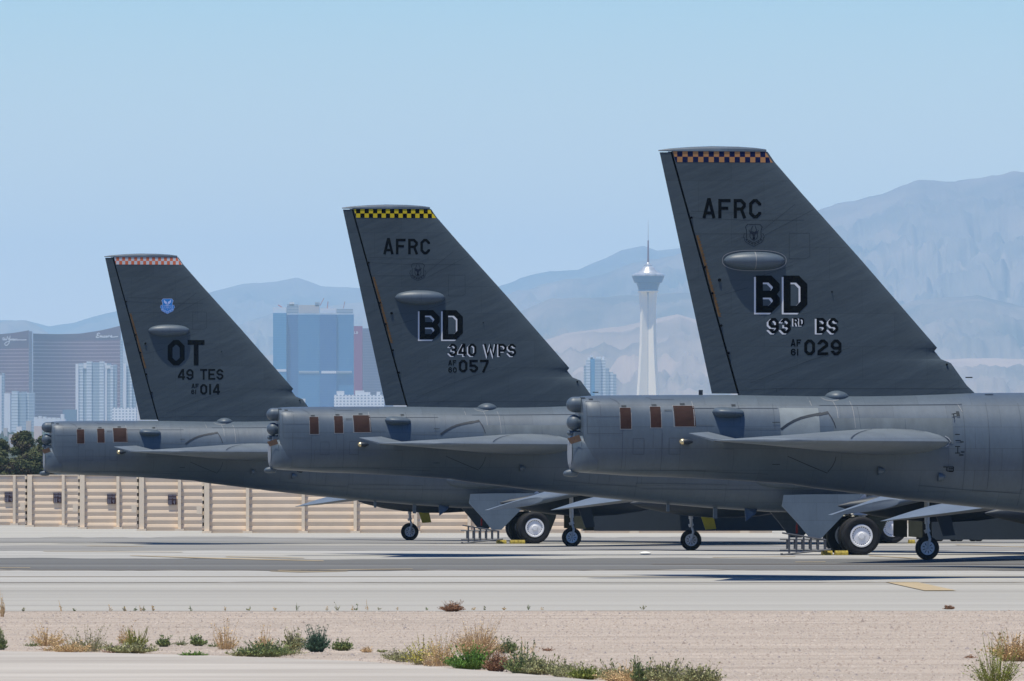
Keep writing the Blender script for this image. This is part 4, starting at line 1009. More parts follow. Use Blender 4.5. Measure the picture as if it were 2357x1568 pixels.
plants = [  # px, base y, width, height, style, colour, label
 (2, 1496, 26, 40, 'feather', 'green', 'dark green bush cut by the left edge of the photo'),
 (6, 1420, 12, 55, 'airy', 'dry', 'tall thin dry weed at the left edge of the gravel'),
 (72, 1488, 36, 14, 'mat', 'green', 'low green weed mat near the left edge'),
 (110, 1487, 84, 46, 'airy', 'dry', 'dry tan brush left of the grey green weeds'),
 (118, 1498, 48, 9, 'mat', 'brown', 'flat brown dead weed at the road edge'),
 (202, 1500, 90, 52, 'airy', 'grey', 'wide grey green weed above the left part of the road'),
 (270, 1503, 70, 22, 'mat', 'brown', 'low brown litter of dead weed'),
 (292, 1484, 40, 42, 'airy', 'dry', 'dry feathery stalks left of the olive clump'),
 (314, 1487, 50, 36, 'grass', 'olive', 'olive yellow grass clump with dry stalks'),
 (300, 1504, 84, 22, 'feather', 'grey', 'grey green creeper at the road edge below the olive clump'),
 (377, 1489, 28, 20, 'feather', 'green', 'small dark green sprig right of the olive clump'),
 (418, 1486, 40, 18, 'mat', 'green', 'flat green weed mat, third sprig from the left'),
 (456, 1487, 34, 24, 'feather', 'green', 'spiky green sprig with one tall stalk'),
 (492, 1489, 30, 12, 'mat', 'green', 'tiny green mat left of the tan brush'),
 (518, 1495, 56, 56, 'airy', 'dry', 'tan see-through brush in the middle left'),
 (445, 1511, 54, 12, 'grass', 'bright', 'bright green grass strip touching the road'),
 (560, 1512, 60, 20, 'airy', 'grey', 'pale weed between the tan brush and the leaning green bush'),
 (610, 1512, 92, 32, 'feather', 'green', 'low wide green bush under dry stalks'),
 (608, 1498, 46, 48, 'airy', 'dry', 'dry stalks standing over the low wide green bush'),
 (678, 1497, 44, 42, 'feather', 'grey', 'upright grey green weed left of the round dark bush'),
 (729, 1501, 52, 50, 'dense', 'dark', 'round dense dark green bush'),
 (788, 1498, 42, 24, 'feather', 'green', 'small green weed right of the round dark bush'),
 (845, 1502, 26, 12, 'grass', 'gold', 'small golden tuft in the gravel'),
 (880, 1502, 24, 10, 'mat', 'olive', 'small yellow green mat on the gravel'),
 (915, 1520, 70, 24, 'airy', 'grey', 'thin pale weed left of the yellow flowered brush'),
 (980, 1530, 100, 62, 'airy', 'mustard', 'tall brush dotted with yellow flowers'),
 (1015, 1533, 70, 75, 'airy', 'dry', 'tall dry brush left of the golden bush'),
 (985, 1534, 22, 20, 'grass', 'gold', 'golden grass tuft beside the road'),
 (1098, 1512, 92, 74, 'dry', 'gold', 'large golden dry bush'),
 (1083, 1541, 82, 50, 'feather', 'bright', 'bright green bush in front of the golden bush'),
 (1142, 1546, 50, 46, 'dry', 'brown', 'brown grey dry brush right of the bright green bush'),
 (1168, 1504, 44, 30, 'feather', 'green', 'dark green weed behind the brown brush'),
 (1205, 1552, 62, 58, 'feather', 'green', 'green spiky bush right of the brown brush'),
 (1245, 1553, 64, 36, 'feather', 'grey', 'low grey green bush at the road end'),
 (1218, 1502, 52, 50, 'twig', 'dry', 'bare branching dry stalk on the gravel'),
 (1262, 1499, 30, 14, 'mat', 'brown', 'little brown dead clump on the gravel'),
 (1295, 1558, 50, 30, 'feather', 'grey', 'low green weed right of the road end'),
 (1350, 1564, 50, 26, 'feather', 'olive', 'yellow green low weed at the bottom edge'),
 (1420, 1568, 60, 36, 'feather', 'grey', 'grey green bush at the bottom, left of the two tall ones'),
 (1478, 1572, 44, 50, 'feather', 'green', 'tall green bush at the bottom edge'),
 (1532, 1573, 60, 48, 'feather', 'grey', 'wide bushy weed right of the tall green bush'),
 (1610, 1575, 70, 40, 'feather', 'grey', 'wispy green weed, rightmost of the bottom bushes'),
 (2290, 1578, 105, 100, 'airy', 'olive', 'large airy yellow green brush in the bottom right corner'),
 (2335, 1522, 80, 56, 'feather', 'dry', 'dry tan bush at the right edge'),
 (2232, 1515, 30, 8, 'mat', 'brown', 'small flat brown weed left of the right edge bush'),
 (940, 1524, 90, 26, 'airy', 'grey', 'sparse pale weed under the yellow flowered brush, at the road edge'),
 (1190, 1540, 90, 40, 'airy', 'dry', 'dry straw among the green bushes right of the bright green one'),
 (1330, 1561, 110, 34, 'airy', 'grey', 'sparse weeds filling the verge right of the road end'),
 (1450, 1571, 130, 40, 'airy', 'dry', 'straw coloured stalks between the bottom bushes'),
 (1570, 1574, 110, 40, 'airy', 'grey', 'thin stalks between the wide and the wispy bottom bush'),
 (160, 1501, 110, 26, 'airy', 'dry', 'sparse straw along the road edge at left'),
 (640, 1509, 120, 24, 'airy', 'grey', 'thin weeds between the low green bush and the round dark bush'),
 (1040, 1408, 46, 20, 'dense', 'brown', 'round brown tumbleweed at the apron edge'),
 (2185, 1403, 20, 8, 'dense', 'brown', 'small brown tumbleweed at the right apron edge'),
]
for px, py, wp, hp, style, colr, label in plants:
    mb, P = leafy('x', px, py, wp, hp, style, label)
    o = mb.build('tumbleweed' if colr == 'brown' and style == 'dense' else 'desert_shrub', PM[colr], None, fix=False, loc=P)
    tag(o, label, 'shrub', 'desert weeds along the gravel verge')
tw = [(142, 20), (286, 12), (330, 12), (253, 16), (290, 12), (312, 10), (324, 16), (353, 10), (440, 14), (519, 10), (573, 14), (633, 14), (684, 20), (751, 14), (777, 16), (813, 10), (822, 14), (848, 20), (874, 14), (915, 7), (982, 10), (1090, 10), (1115, 8), (1160, 8), (1216, 14), (1248, 9), (1480, 16), (54, 8), (172, 8)]
nm = ['first', 'second', 'third', 'fourth', 'fifth', 'sixth', 'seventh', 'eighth', 'ninth', 'tenth', 'eleventh', 'twelfth', 'thirteenth', 'fourteenth', 'fifteenth', 'sixteenth', 'seventeenth', 'eighteenth', 'nineteenth', 'twentieth', 'twenty-first', 'twenty-second', 'twenty-third', 'twenty-fourth', 'twenty-fifth', 'twenty-sixth', 'twenty-seventh', 'twenty-eighth', 'twenty-ninth']
tw.sort()
for i, (px, hp) in enumerate(tw):
    c = ['grey', 'dry', 'green', 'gold'][i % 4]
    mb, P = leafy('x', px, 1407.5 - px * .0025, hp * .7, hp, 'twig', '')
    o = mb.build('weed_sprig', PM[c], None, fix=False, loc=P); tag(o, 'thin sprig at the apron edge, %s from the left of the sprigs there' % nm[i], 'weed', 'sprigs along the apron edge')

# ------------------------------------------------------------------ blast walls
WALL = mat('tan_painted_steel', (.88, .70, .51), .75, .25, noise=.06, nscale=.8)
WPOST = mat('pale_tan_painted_steel', (.90, .75, .56), .7, .25, noise=.05, nscale=2)
WDARK = mat('dark_wall_interior', (.05, .03, .012), .9, .1)
SIGNM = mat('maroon_sign_face', (.035, .006, .008), .6, .3)
SIGNW = mat('pale_sign_lettering', (.40, .40, .48), .6, .2)
def wx(cx): return .31733 * cx
walls = [(-60, 183, 596, [105], 'tan ribbed blast wall section cut by the left edge'), (183, 567, 574, [205, 460], 'second tan ribbed blast wall section from the left'),
         (567, 993, 546, [585, 857], 'tan ribbed blast wall section, third from the left'), (993, 1467, 526, [1015, 1303], 'tan ribbed blast wall section, fourth from the left'),
         (1467, 5600, 503, [1487, 1797, 2200, 2577, 3015, 3403, 3840, 4205, 4600, 5000, 5400], 'long nearest tan ribbed blast wall running behind the bombers')]
def sgn(r, x0, z0, wv, h, y):
    p = MB().box(x0, x0 + wv, y - .03, y, z0, z0 + h).build('sign', [SIGNM], r); mb = MB(); fn = lambda u, z, off: (u, y - .036 - off, z)
    def rowt(s, a, b, c, d): text(mb, s, x0 + a * wv, x0 + b * wv, z0 + c * h, z0 + d * h, fn, .22, .3)
    words = [('EFPLOSR', .04, .58, .86, .97), ('LOOTS', .64, .96, .86, .97), ('0ET', .04, .18, .71, .81), ('EFPLOSR', .22, .60, .71, .81), ('WE100T', .64, .96, .71, .81), ('00T', .06, .2, .57, .66), ('000', .26, .44, .57, .66), ('PO000S', .62, .92, .57, .66)]
    # the rows of the real sign cannot be read: short bars stand for its rows of characters
    L = []
    for (a, b, c) in [(.06, .56, .92), (.64, .94, .92), (.06, .20, .76), (.25, .60, .76), (.66, .94, .76), (.07, .20, .61), (.28, .46, .61), (.62, .92, .62)]:
        x = a
        while x < b: L.append([(x0 + x * wv, z0 + c * h), (x0 + (x + .028) * wv, z0 + c * h)]); x += .042
    strokes(mb, L, .055 * h, fn)
    L = []
    for j in range(9):
        for a, b in ((.06, .22), (.28, .44)): L.append([(x0 + a * wv, z0 + (.05 + j * .052) * h), (x0 + b * wv, z0 + (.05 + j * .052) * h)])
    L += [[(x0 + .58 * wv, z0 + .42 * h), (x0 + .72 * wv, z0 + .30 * h), (x0 + .84 * wv, z0 + .46 * h)], [(x0 + .56 * wv, z0 + .24 * h), (x0 + .76 * wv, z0 + .22 * h), (x0 + .76 * wv, z0 + .04 * h)], [(x0 + .84 * wv, z0 + .40 * h), (x0 + .80 * wv, z0 + .06 * h)]]
    strokes(mb, L, .022 * h, fn); mb.build('sign_text', SIGNW, p, fix=False)
for i, (c0, c1, D, posts, label) in enumerate(walls):
    x0, x1 = (wx(c0) - CX) / F * D, (wx(c1) - CX) / F * D
    r = empty('blast_wall', ((x0), D, gz(D))); tag(r, label, 'blast wall', 'tan ribbed blast walls')
    L = x1 - x0; H = 3.02; n = 8; mb = MB(); prof = []
    for j in range(n):
        z = H * j / n; d = H / n      # from the bottom of each rib: goes out, bulges, steps back in
        prof += [(-.095, z + d * .01), (-.104, z + d * .18), (-.118, z + d * .42), (-.124, z + d * .53), (-.119, z + d * .64), (-.106, z + d * .86), (-.094, z + d * .95), (-.084, z + d * .985)]
    xsn = frange(.12, L, 3.0)
    mb.grid([[(x, y, z) for x in xsn] for y, z in prof]); mb.box(.12, L, .005, 1.4, 0, H); mb.build('ribbed_panel', WALL, r)
    mb = MB(); mb.box(.12, L, -.16, 1.42, H + .002, H + .06); mb.build('top_cap', WPOST, r)
    if i > 0:
        mb = MB(); mb.box(.02, .10, -.10, 1.3, 0, H - .05); mb.build('end_frame', WDARK, r)
        for j in range(n): MB().box(-.02, .09, -.125, -.102, H * (j + .45) / n, H * (j + .98) / n).build('rib_end', WPOST, r)
        MB().box(-.28, .0, -.30, -.12, 1.0, 1.4).build('bracket', WPOST, r)
    for pc in posts:
        x = (wx(pc) - CX) / F * D - x0; hv = .27 if pc in (205, 585, 1015, 1487) else .17
        if pc in (205, 585, 1015, 1487): x += .1
        mb = MB(); mb.box(x - hv / 2, x + hv / 2, -.30, -.142, .0, H + .02); mb.box(x - .25, x + .25, -.45, -.13, 0, .12); mb.build('post', WPOST, r)
    for sc0 in {0: [35], 1: [388], 2: [778], 3: [1219]}.get(i, []):
        xa = (wx(sc0) - CX) / F * D - x0; sgn(r, xa, 1.30 + .12, 62 * .31733 / F * D, .60 * (62 * .31733 / F * D) / .52, -.16)

# ------------------------------------------------------------------ trees behind the wall
TR = mat('pine_bark', (.09, .065, .045), .9); 
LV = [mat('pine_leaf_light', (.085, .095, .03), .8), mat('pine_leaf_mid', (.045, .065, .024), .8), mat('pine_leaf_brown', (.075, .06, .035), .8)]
def tree(px0, px1, ytop, D, label, seed, ls=.15, nb=44, nl=420, blobs=None):
    rd = random.Random(seed); a, b = at(px0, ytop, D), at(px1, ytop, D); Wd = (b.x - a.x); Ht = a.z - gz(D)
    r = empty('pine_tree', ((a.x + b.x) / 2, D, gz(D))); tag(r, label, 'tree', 'trees behind the blast wall')
    mb = MB(); mb.tube([(0, 0, 0), (.05, .05, Ht * .3), (-.05, 0, Ht * .7)], [.22, .16, .06], 8)
    cm = MB()
    for i in range(nb):
        th = rd.uniform(0, 6.28); f = (i + .5) / nb; z = Ht * (.12 + .80 * f); rr = Wd * .5 * math.sqrt(max(.04, 1 - ((f - .35) / .68) ** 2)) * rd.uniform(.15, .9)
        c = Vector((rr * math.cos(th), rr * math.sin(th) * .8, z)); br = Wd * rd.uniform(.15, .24)
        mb.tube([(0, 0, z * .8), tuple(c)], [.05, .02], 5)
        for _ in range(nl):
            d = Vector((rd.gauss(0, 1), rd.gauss(0, 1), rd.gauss(0, 1))).normalized(); q = br * rd.uniform(.55, 1.05)
            p = c + Vector((d.x * q, d.y * q, d.z * q * .72)); e = Vector((rd.gauss(0, 1), rd.gauss(0, 1), rd.gauss(0, 1))).normalized() * ls * rd.uniform(.5, 1.2); g = e.cross(d).normalized() * ls * .5
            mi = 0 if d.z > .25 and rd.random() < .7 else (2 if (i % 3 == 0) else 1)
            cm.add([p - e, p + g, p + e, p - g], [(0, 1, 2, 3)], mi)
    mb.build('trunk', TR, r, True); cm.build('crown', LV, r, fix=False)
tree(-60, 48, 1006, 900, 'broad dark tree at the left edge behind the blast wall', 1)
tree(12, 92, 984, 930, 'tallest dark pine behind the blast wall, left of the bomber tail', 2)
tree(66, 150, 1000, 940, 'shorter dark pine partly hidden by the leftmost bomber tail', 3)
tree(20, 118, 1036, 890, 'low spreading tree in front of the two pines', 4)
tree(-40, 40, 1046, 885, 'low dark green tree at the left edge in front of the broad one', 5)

# ------------------------------------------------------------------ city far behind
CG = 'far city buildings'
def block(px0, px1, ytop, D, m, label, name='tower_block', dep=30, cat='building', cols=None, base=None, extra=None, group=CG):
    a, b = at(px0, ytop, D), at(px1, ytop, D); z0 = (gz(D) if base is None else base) - 2
    r = empty(name, ((a.x + b.x) / 2, D, z0)); tag(r, label, cat, group); x0, x1 = a.x - (a.x + b.x) / 2, b.x - (a.x + b.x) / 2; H = a.z - z0
    if cols:
        n = len(cols); tot = sum(c[0] for c in cols); x = x0
        for wv, hf, yo, mm in cols:
            wr = (x1 - x0) * wv / tot; MB().box(x + .05, x + wr - .05, -yo, dep, 0, H * hf).build('facade_bay', mm, r); x += wr
    else: MB().box(x0, x1, 0, dep, 0, H).build('wall', m, r)
    if extra: extra(r, x0, x1, H)
    return r
W_ = mat('white_render', (.85, .84, .82), .7); W2 = mat('cream_render', (.62, .56, .50), .7)
FG = facade('grey_glass_floors', (.24, .29, .33), (.38, .42, .44), 4.2, .35); FG2 = facade('white_balcony_floors', (.36, .41, .43), (.62, .64, .64), 4.2, .45)
FG3 = facade('windowed_white', (.30, .34, .38), (.78, .77, .74), 3.8, .5, 4.5, .45)
BRZ = facade('bronze_glass_bands', (.17, .075, .085), (.40, .31, .32), 5.4, .17); BRZ2 = mat('bronze_glass_plain', (.15, .065, .078), .3, .5, noise=.1, nscale=.02)
BL1 = facade('light_blue_glass', (.06, .22, .38), (.08, .24, .42), 3.6, .3, rough=.35, spec=.5); BL2 = facade('dark_blue_glass', (.03, .10, .26), (.04, .12, .28), 3.6, .3, rough=.3, spec=.5)
BL3 = facade('mid_blue_glass', (.045, .16, .32), (.055, .18, .34), 3.6, .3, rough=.35, spec=.5)
MAG = mat('magenta_cladding', (.36, .045, .13), .6); PURP = facade('mauve_glass', (.14, .12, .17), (.18, .16, .21), 4, .3)
STEELW = mat('white_crane_steel', (.7, .7, .7), .6); REDC = mat('red_crane_steel', (.4, .08, .06), .6)
def curved(px0, px1, tops, D, m, mtop, label, sag, script, zlim):
    n = 30; r = empty('hotel_tower', (at((px0 + px1) / 2, 800, D).x, D, gz(D) - 2)); tag(r, label, 'building', CG); cx_ = r.location.x; z0 = r.location.z
    F0, F1, Tp = [], [], []
    def yv(x): t = (x - at(px0, 0, D).x) / (at(px1, 0, D).x - at(px0, 0, D).x); return sag * (1 - (2 * t - 1) ** 2)
    rings = []; rings2 = []
    for i in range(n + 1):
        px = px0 + (px1 - px0) * i / n; yt = np.interp(px, [t[0] for t in tops], [t[1] for t in tops]); P = at(px, yt, D); zl = at(px, zlim, D).z - z0
        x = P.x - cx_; y = yv(P.x); H = P.z - z0
        rings.append([(x, y, 0), (x, y + 25, 0), (x, y + 25, zl), (x, y, zl)]); rings2.append([(x, y - .3, zl + .02), (x, y + 25, zl + .02), (x, y + 25, H), (x, y - .3, H)])
    MB().loft(rings).build('banded_facade', m, r); MB().loft(rings2).build('crown_wall', mtop, r)
    mb = MB(); fn = lambda x, z, off: (x, yv(x + cx_) - 1.2 - off, z)
    L = [[(at(.20176 * a, 719.2 + .20176 * b, D).x - cx_, at(.20176 * a, 719.2 + .20176 * b, D).z - z0) for a, b in pl] for pl in script]
    strokes(mb, L, 1.15, fn, seg=5); mb.build('script_sign', W_, r, fix=False)
    return r
wynn = [[(28, 282), (22, 296), (26, 312), (38, 312), (46, 290), (48, 310), (62, 312), (72, 290), (78, 270)], [(84, 288), (88, 306), (100, 300), (106, 262), (104, 310), (92, 350), (70, 374), (50, 372), (44, 352), (62, 338), (100, 322), (124, 300)],
        [(124, 300), (128, 318), (134, 302), (144, 300), (148, 318), (160, 304)], [(160, 304), (166, 318), (172, 302), (184, 302), (190, 318), (206, 312), (250, 314), (300, 312)]]
enc = [[(1132, 240), (1112, 232), (1096, 244), (1104, 256), (1118, 258), (1094, 266), (1086, 280), (1104, 286), (1126, 276)], [(1128, 278), (1138, 262), (1142, 284), (1152, 264), (1160, 282), (1170, 276)], [(1192, 264), (1178, 268), (1176, 282), (1196, 280)],
       [(1210, 264), (1200, 274), (1208, 284), (1220, 276), (1212, 264)], [(1228, 284), (1232, 264), (1246, 266), (1250, 272)], [(1256, 276), (1272, 270), (1266, 262), (1254, 272), (1262, 284), (1290, 280), (1345, 276)]]
curved(-60, 66, [(-60, 775), (0, 768.6), (30, 766), (66.6, 760.4)], 14600, BRZ, BRZ2, 'curved bronze glass tower with a script sign, cut by the left edge', 25, wynn, 800)
MB_ = curved(76, 277, [(76, 768), (130, 768.6), (180, 767.3), (228, 760.5), (277, 750)], 14500, BRZ, BRZ2, 'long curved bronze glass tower with a white script sign at its right end', 40, enc, 780)
def edgecol(px0, px1, yt, D, m, label): return block(px0, px1, yt, D, m, label, dep=20)
edgecol(66.8, 73, 763, 14560, PURP, 'narrow mauve service shaft between the two bronze towers'); 
edgecol(276.5, 281.5, 782, 14480, FG, 'narrow pale shaft at the right end of the long bronze tower')
block(-20, 9, 858.5, 13800, None, 'pale slab tower cut by the left edge', cols=[(18, 1, 0, FG), (6, .97, 2, W_), (5, 1, 1, FG)])
block(9.5, 23, 905.5, 13600, W_, 'plain white narrow tower near the left edge')
block(23, 78.5, 900, 13700, None, 'grey blue apartment tower in front of the bronze towers, left of the white topped one', cols=[(4, .94, 0, FG), (14, 1, 3, FG2), (8, .98, 0, FG), (10, .99, 3, FG), (6, .97, 0, FG2), (12, .975, 2, FG)])
def crown(r, x0, x1, H):
    w_ = x1 - x0
    for a, b, z0_, z1_ in [(.10, .27, .97, 1.0), (.19, .36, 1.0, 1.03), (.61, .75, 1.0, 1.03), (.72, .88, .97, 1.0)]:
        MB().box(x0 + w_ * a, x0 + w_ * b, -1.2, 20, H * z0_ - 6, H * z1_ - 6).build('roof_step', W_, r)
block(174, 268, 832, 13500, None, 'tall white apartment tower with a stepped roof before the long bronze tower', extra=crown,
      cols=[(8, .975, 4, W_), (12, .98, 2, FG2), (9, .98, 0, FG), (14, 1.0, 3, FG2), (20, .99, 1, FG), (12, 1.0, 3, FG2), (8, .98, 1, W_), (9, .98, 0, FG), (8, .96, 2, FG2), (8, .965, 0, FG)])
block(284, 312, 837, 13500, None, 'white edged apartment tower beside the leftmost tail fin', cols=[(7, 1, 3, W_), (8, .97, 0, FG), (5, .95, 2, FG2), (8, .97, 0, FG)])
block(258, 313, 938.5, 12800, FG3, 'low white windowed hotel beside the leftmost tail fin', name='hotel')
block(144, 175, 943, 13000, mat('blue_grey_cladding', (.16, .22, .28), .6), 'low plain blue grey block left of the white apartment tower')
def bumps(r, x0, x1, H):
    for i in range(7): MB().box(x0 + (x1 - x0) * (i / 7), x0 + (x1 - x0) * (i / 7 + .1), 0, 20, H, H + random.uniform(1, 6)).build('roof_box', W_, r)
block(78, 150, 964, 12000, W_, 'low bright white building above the hazy tree belt', extra=bumps, name='low_building')
block(60, 71, 969, 9000, W2, 'small cream house in the hazy tree belt', name='house', dep=12)
block(78, 96, 981, 7000, mat('peach_render', (.75, .62, .55), .7), 'pale peach house close to the leftmost bomber tail', name='house', dep=12)
for i, (px, py, wv, D, lab) in enumerate([(38, 982, 12, 8000, 'small pale roof at the middle of the tree belt'), (20, 1000, 10, 6500, 'small pale house left in the tree belt'), (52, 998, 12, 6200, 'tiny white house above the pines'), (8, 985, 9, 8500, 'tiny cream house at the far left')]):
    block(px, px + wv, py, D, W2 if i % 2 else W_, lab, name='house', dep=10)
# hazy tree belt: uncountable
def belt():
    mb = MB(); rd = random.Random(5)
    ms = [mat('far_tree_green', (.06, .085, .05), .9), mat('far_tree_olive', (.10, .11, .07), .9)]
    for i in range(1500):
        D = rd.uniform(3500, 12500); px = rd.uniform(-150, 130) if i < 1100 else rd.uniform(-400, 2700); x = (px - CX) / F * D; h = rd.uniform(6, 13) * (1 + .6 * (D > 8000)); wv = rd.uniform(5, 14)
        z = gz(D); n = 6
        rings = []
        for f in (0, .35, .7, 1):
            rr = wv * (.7, 1, .8, .25)[int(f * 3 + .01)] * .5
            rings.append([(x + rr * math.cos(a) * rd.uniform(.8, 1.2), D + rr * math.sin(a), z + h * f * rd.uniform(.9, 1.05)) for a in [6.283 * q / n for q in range(n)]])
        mb.loft(rings, mi=rd.randint(0, 1))
    o = mb.build('tree_belt', ms, fix=False); tag(o, 'hazy belt of suburban trees far behind the blast wall', 'far trees', kind='stuff')
belt()
# the blue glass tower
def blue_roof(r, x0, x1, H):
    w_ = x1 - x0; T = lambda a: x0 + w_ * a
    for a, b, z0_, z1_, m in [(.0, .165, 0, 8.5, W_), (.17, .31, 0, 13, FG), (.2, .26, 13, 16, W_), (.32, .57, 0, 12, W2), (.58, .785, 0, 7, W_), (.79, .99, 0, 6, FG), (.52, .575, 12, 16, FG)]:
        MB().box(T(a), T(b), 2, 24, H * .975 + z0_ + (2 if z0_ == 0 else 0), H * .975 + z1_ + 2).build('roof_parapet', m, r)
    mb = MB(); mb.tube([(T(.58), 10, H + 8), (T(.63), 10, H + 19)], .5, 5); mb.tube([(T(.06), 10, H + 9), (T(.14), 10, H + 3)], .8, 5); mb.tube([(T(.87), 10, H + 4), (T(.89), 10, H + 14)], .5, 5); mb.tube([(T(.67), 10, H + 4), (T(.68), 10, H + 14)], .6, 5)
    mb.build('crane', REDC, r)
    for a, b, m in [(.0, .165, W_), (.32, .57, FG), (.6, .785, W_), (.79, .98, FG)]:
        zz = at(700, 857 - (0 if a else 4), 14200).z - r.location.z; MB().box(T(a), T(b), -7.6 if a in (0,) else (-4.6 if a < .5 else -6.4), -1, zz - 1.8, zz + 1.8).build('stripe', m, r)
block(628.6, 814, 716, 14200, None, 'large blue glass tower with a white roof and cranes, between the two left tail fins', name='glass_tower', extra=blue_roof,
      cols=[(185, .985, 7, BL1), (160, .975, 0, BL2), (295, .975, 4, BL3), (235, .975, 6, BL2), (230, .975, 3, BL3)], dep=25)
def lts(r, x0, x1, H):
    mb = MB(); fn = lambda u, z, off: (u, -.5 - off, z); z = at(820, 766.5, 14400).z - r.location.z
    text(mb, 'LD', x0 + .5, x0 + 6.0, z - 1.5, z + 2.2, fn, .22); mb.build('sign_letters', W_, r, fix=False)
block(814.5, 834, 750.8, 14400, MAG, 'narrow magenta slab beside the blue glass tower', extra=lts)
block(834.2, 905, 756, 14450, PURP, 'mauve glass tower mostly hidden by the middle tail fin')
def lowroof(r, x0, x1, H):
    for a, b, h in [(.05, .2, 5), (.42, .6, 5.5), (.6, .72, 3.5), (.85, .92, 4)]: MB().box(x0 + (x1 - x0) * a, x0 + (x1 - x0) * b, 2, 20, H, H + h).build('roof_box', W_, r)
block(769, 884, 909, 12500, FG3, 'low white windowed building left of the middle tail fin', extra=lowroof, name='low_building')
block(692, 702, 918, 12400, W_, 'tiny white block beside the leading edge foot of the leftmost fin', name='low_building')
def condoroof(r, x0, x1, H):
    for a, b, h in [(.12, .30, 2), (.2, .28, 5), (.38, .52, 3), (.55, .62, 3)]: MB().box(x0 + (x1 - x0) * a, x0 + (x1 - x0) * b, 2, 20, H - 4, H + h).build('roof_box', W_, r)
block(1344, 1419, 826, 14000, None, 'grey blue condominium tower left of the slender observation tower', name='condo_tower', extra=condoroof,
      cols=[(5, .93, 0, FG), (9, .985, 3, FG2), (10, 1.0, 1, BL1), (14, 1.0, 4, FG), (10, .99, 1, FG2), (8, .90, 2, FG), (9, .86, 0, FG2), (7, .84, 1, FG)], dep=30)

# observation tower
def obs():
    D = 14660; base = gz(D); cx_ = at(1492, 700, D).x; r = empty('observation_tower', (cx_, D, base)); tag(r, 'slender white observation tower with a flared dark glass pod and tall spire', 'tower')
    zz = lambda cy: at(1492, 489 + .2753 * cy, D).z - base; k = .2753 / F * D
    TW = mat('white_concrete', (1.15, 1.02, .80), .7); GL = facade('pod_glass', (.04, .09, .19), (.07, .13, .24), 3.0, .25, rough=.35); TM = mat('silver_roof', (.62, .60, .58), .35, .5, metal=.4, noise=.35, nscale=.12)
    def leg(zs, s0=0):
        for q in range(3):
            az = R(-155 + q * 120); mb = MB(); rings = []
            for z, rad, wv in zs:
                d = Vector((math.cos(az), math.sin(az), 0)); t = Vector((-d.y, d.x, 0)); o = Vector((0, 0, z))
                rings.append([o + d * (rad) + t * wv, o + d * (rad) - t * wv, o + t * (-wv) , o + t * wv])
            mb.loft(rings).build('leg', TW, r)
    zs = []
    for cy, rad, wv in [(1740, 21, 4.0), (1530, 17.5, 3.9), (1300, 14.5, 3.8), (1100, 12.6, 3.8), (950, 12, 3.8), (830, 11.6, 3.8), (760, 12.6, 3.6), (700, 14, 3.4), (655, 15, 3.4)]:
        zs.append((max(0, zz(cy)), rad, wv))
    zs[0] = (0, 21, 4.0); leg(zs)
    MB().lathe([(5.0, 0), (4.6, zz(700)), (6, zz(650))], 12).build('core', mat('grey_concrete', (.5, .5, .5), .7), r)
    prof = [(13, zz(660)), (14.5, zz(650)), (17.6, zz(598)), (18.0, zz(592)), (21.0, zz(588)), (24.6, zz(535))]
    MB().lathe(prof, 36).build('pod', GL, r)
    MB().lathe([(24.0, zz(534)), (25.2, zz(531)), (24.8, zz(520)), (21, zz(512)), (19, zz(506))], 36).build('deck', TM, r, True)
    MB().lathe([(16, zz(506)), (14, zz(492)), (11.5, zz(478)), (9.5, zz(462)), (7, zz(452)), (6.6, zz(440)), (3.5, zz(432)), (2.4, zz(420)), (1, zz(415))], 24).build('dome', TM, r, True)
    MB().lathe([(15.0, zz(666)), (16.2, zz(660)), (14.5, zz(652))], 36).build('collar', TW, r)
    MB().tube([(0, 0, zz(420)), (0, 0, zz(235))], [1.5, 1.1], 8).build('spire', mat('red_brown_steel', (.20, .05, .07), .6), r)
    MB().tube([(0, 0, zz(235)), (0, 0, zz(65))], [.7, .25], 6).build('mast', mat('pale_steel', (.6, .6, .6), .6), r)
obs()

# ------------------------------------------------------------------ mountains
from mathutils import noise as MN
def ridge(name, pts, D, m, dep, amp, sc, foot=None, xr=(-200, 2560), n=560, rows=70, rough=1.0, seed=0.0):
    xs_ = [p[0] for p in pts]; ys_ = [p[1] for p in pts]; mb = MB(); G = []
    for j in range(rows + 1):
        v = j / rows; Y = D - dep + dep * 1.35 * v; row = []
        pr = v / .74
        for i in range(n + 1):
            px = xr[0] + (xr[1] - xr[0]) * i / n; top = at(px, np.interp(px, xs_, ys_), D).z; X = (px - CX) / F * D; fo = foot if foot is not None else gz(D - dep) - 20
            if pr <= 1: h = fo + (top - fo) * (pr ** 1.25)
            else: h = top - (top - fo) * (pr - 1) * 1.6
            q = Vector((X / sc, Y / sc * 1.25, seed)); rg = 1 - abs(MN.fractal(q, .75, 2.1, 8)) * 1.8
            h += amp * (rg - .75) * math.sin(min(pr, 1) * math.pi) ** .8 * 1.0 + amp * .05 * MN.fractal(q * 5, 1, 2, 4) * (.6 + .4 * min(1, pr))
            row.append((X, Y, h))
        G.append(row)
    o = mb.grid(G).build(name, m, None, True, fix=False); o['kind'] = 'structure'; return o
MT1 = mat('tan_mountain_rock', (.29, .235, .20), .95, .1, col2=(.12, .12, .115), nscale=.0024, detail=12, thr=(.36, .66))
MT2 = mat('dark_mountain_rock', (.11, .12, .115), .95, .1, col2=(.30, .24, .20), nscale=.0007, detail=9, thr=(.42, .68))
MT3 = mat('pinkish_foothill_soil', (.42, .32, .265), .95, .1, col2=(.17, .155, .145), nscale=.0013, detail=10, thr=(.38, .62))
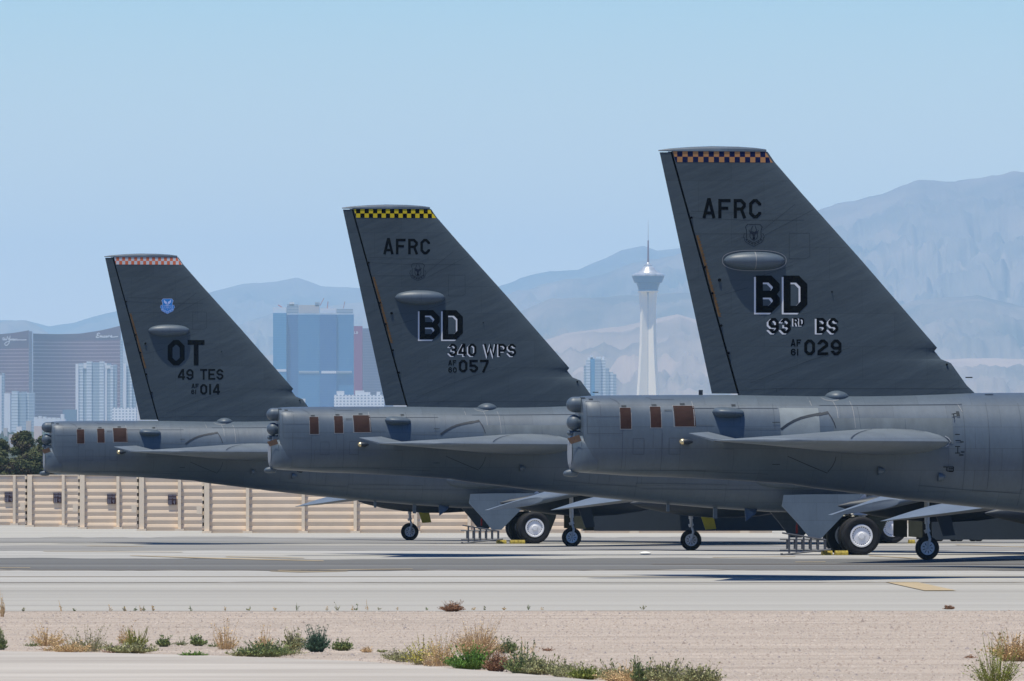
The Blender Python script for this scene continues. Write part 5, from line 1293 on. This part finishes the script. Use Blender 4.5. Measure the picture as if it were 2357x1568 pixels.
ridge('mountains', [(-200, 745), (0, 740), (60, 741), (112, 753), (170, 745), (245, 722), (330, 700), (420, 685), (485, 668), (530, 657), (560, 651), (600, 652), (640, 645), (683, 636), (740, 654), (820, 659), (900, 664), (1000, 668), (1080, 665), (1145, 658), (1200, 640), (1260, 625), (1330, 620), (1370, 602), (1430, 570), (1480, 563), (1512, 575), (1560, 570), (1700, 545), (1895, 545), (2100, 560), (2357, 540), (2560, 540)], 44000, MT2, 6000, 300, 2200, foot=300, seed=1.3)
ridge('mountains', [(-200, 742), (60, 742), (130, 775), (300, 790), (450, 740), (520, 752), (700, 700), (830, 690), (1000, 690), (1145, 684), (1250, 656), (1400, 622), (1480, 598), (1560, 585), (1700, 540), (1800, 510), (1895, 480), (1960, 460), (2050, 425), (2110, 413), (2200, 418), (2280, 395), (2340, 387), (2400, 390), (2560, 400)], 36000, MT1, 8000, 300, 900, foot=180, seed=4.1)
ridge('hills', [(-200, 830), (100, 810), (300, 800), (600, 815), (830, 790), (1150, 740), (1270, 686), (1450, 680), (1600, 670), (1800, 720), (1950, 745), (2100, 690), (2250, 680), (2357, 705), (2560, 700)], 28000, MT1, 6000, 200, 1200, foot=130, seed=7.7)
ridge('hills', [(-200, 890), (300, 880), (700, 860), (1150, 820), (1300, 765), (1420, 752), (1560, 720), (1800, 800), (2000, 850), (2150, 828), (2357, 822), (2560, 830)], 22500, MT3, 4500, 130, 1000, foot=100, seed=9.2)
# ------------------------------------------------------------------ haze
hb = MB().box(-16000, 16000, -400, 52000, -3, 1290)
HZ = bpy.data.materials.new('haze'); HZ.use_nodes = True; t = HZ.node_tree
for nd in list(t.nodes):
    if nd.type == 'BSDF_PRINCIPLED': t.nodes.remove(nd)
pv = t.nodes.new('ShaderNodeVolumePrincipled'); pv.inputs['Color'].default_value = (.48, .765, 1.0, 1); pv.inputs['Density'].default_value = 3.4e-5; pv.inputs['Anisotropy'].default_value = 0.0
t.links.new(pv.outputs[0], t.nodes['Material Output'].inputs['Volume'])
ho = hb.build('haze', HZ); tag(ho, 'pale blue summer haze over the valley', 'haze', kind='stuff')
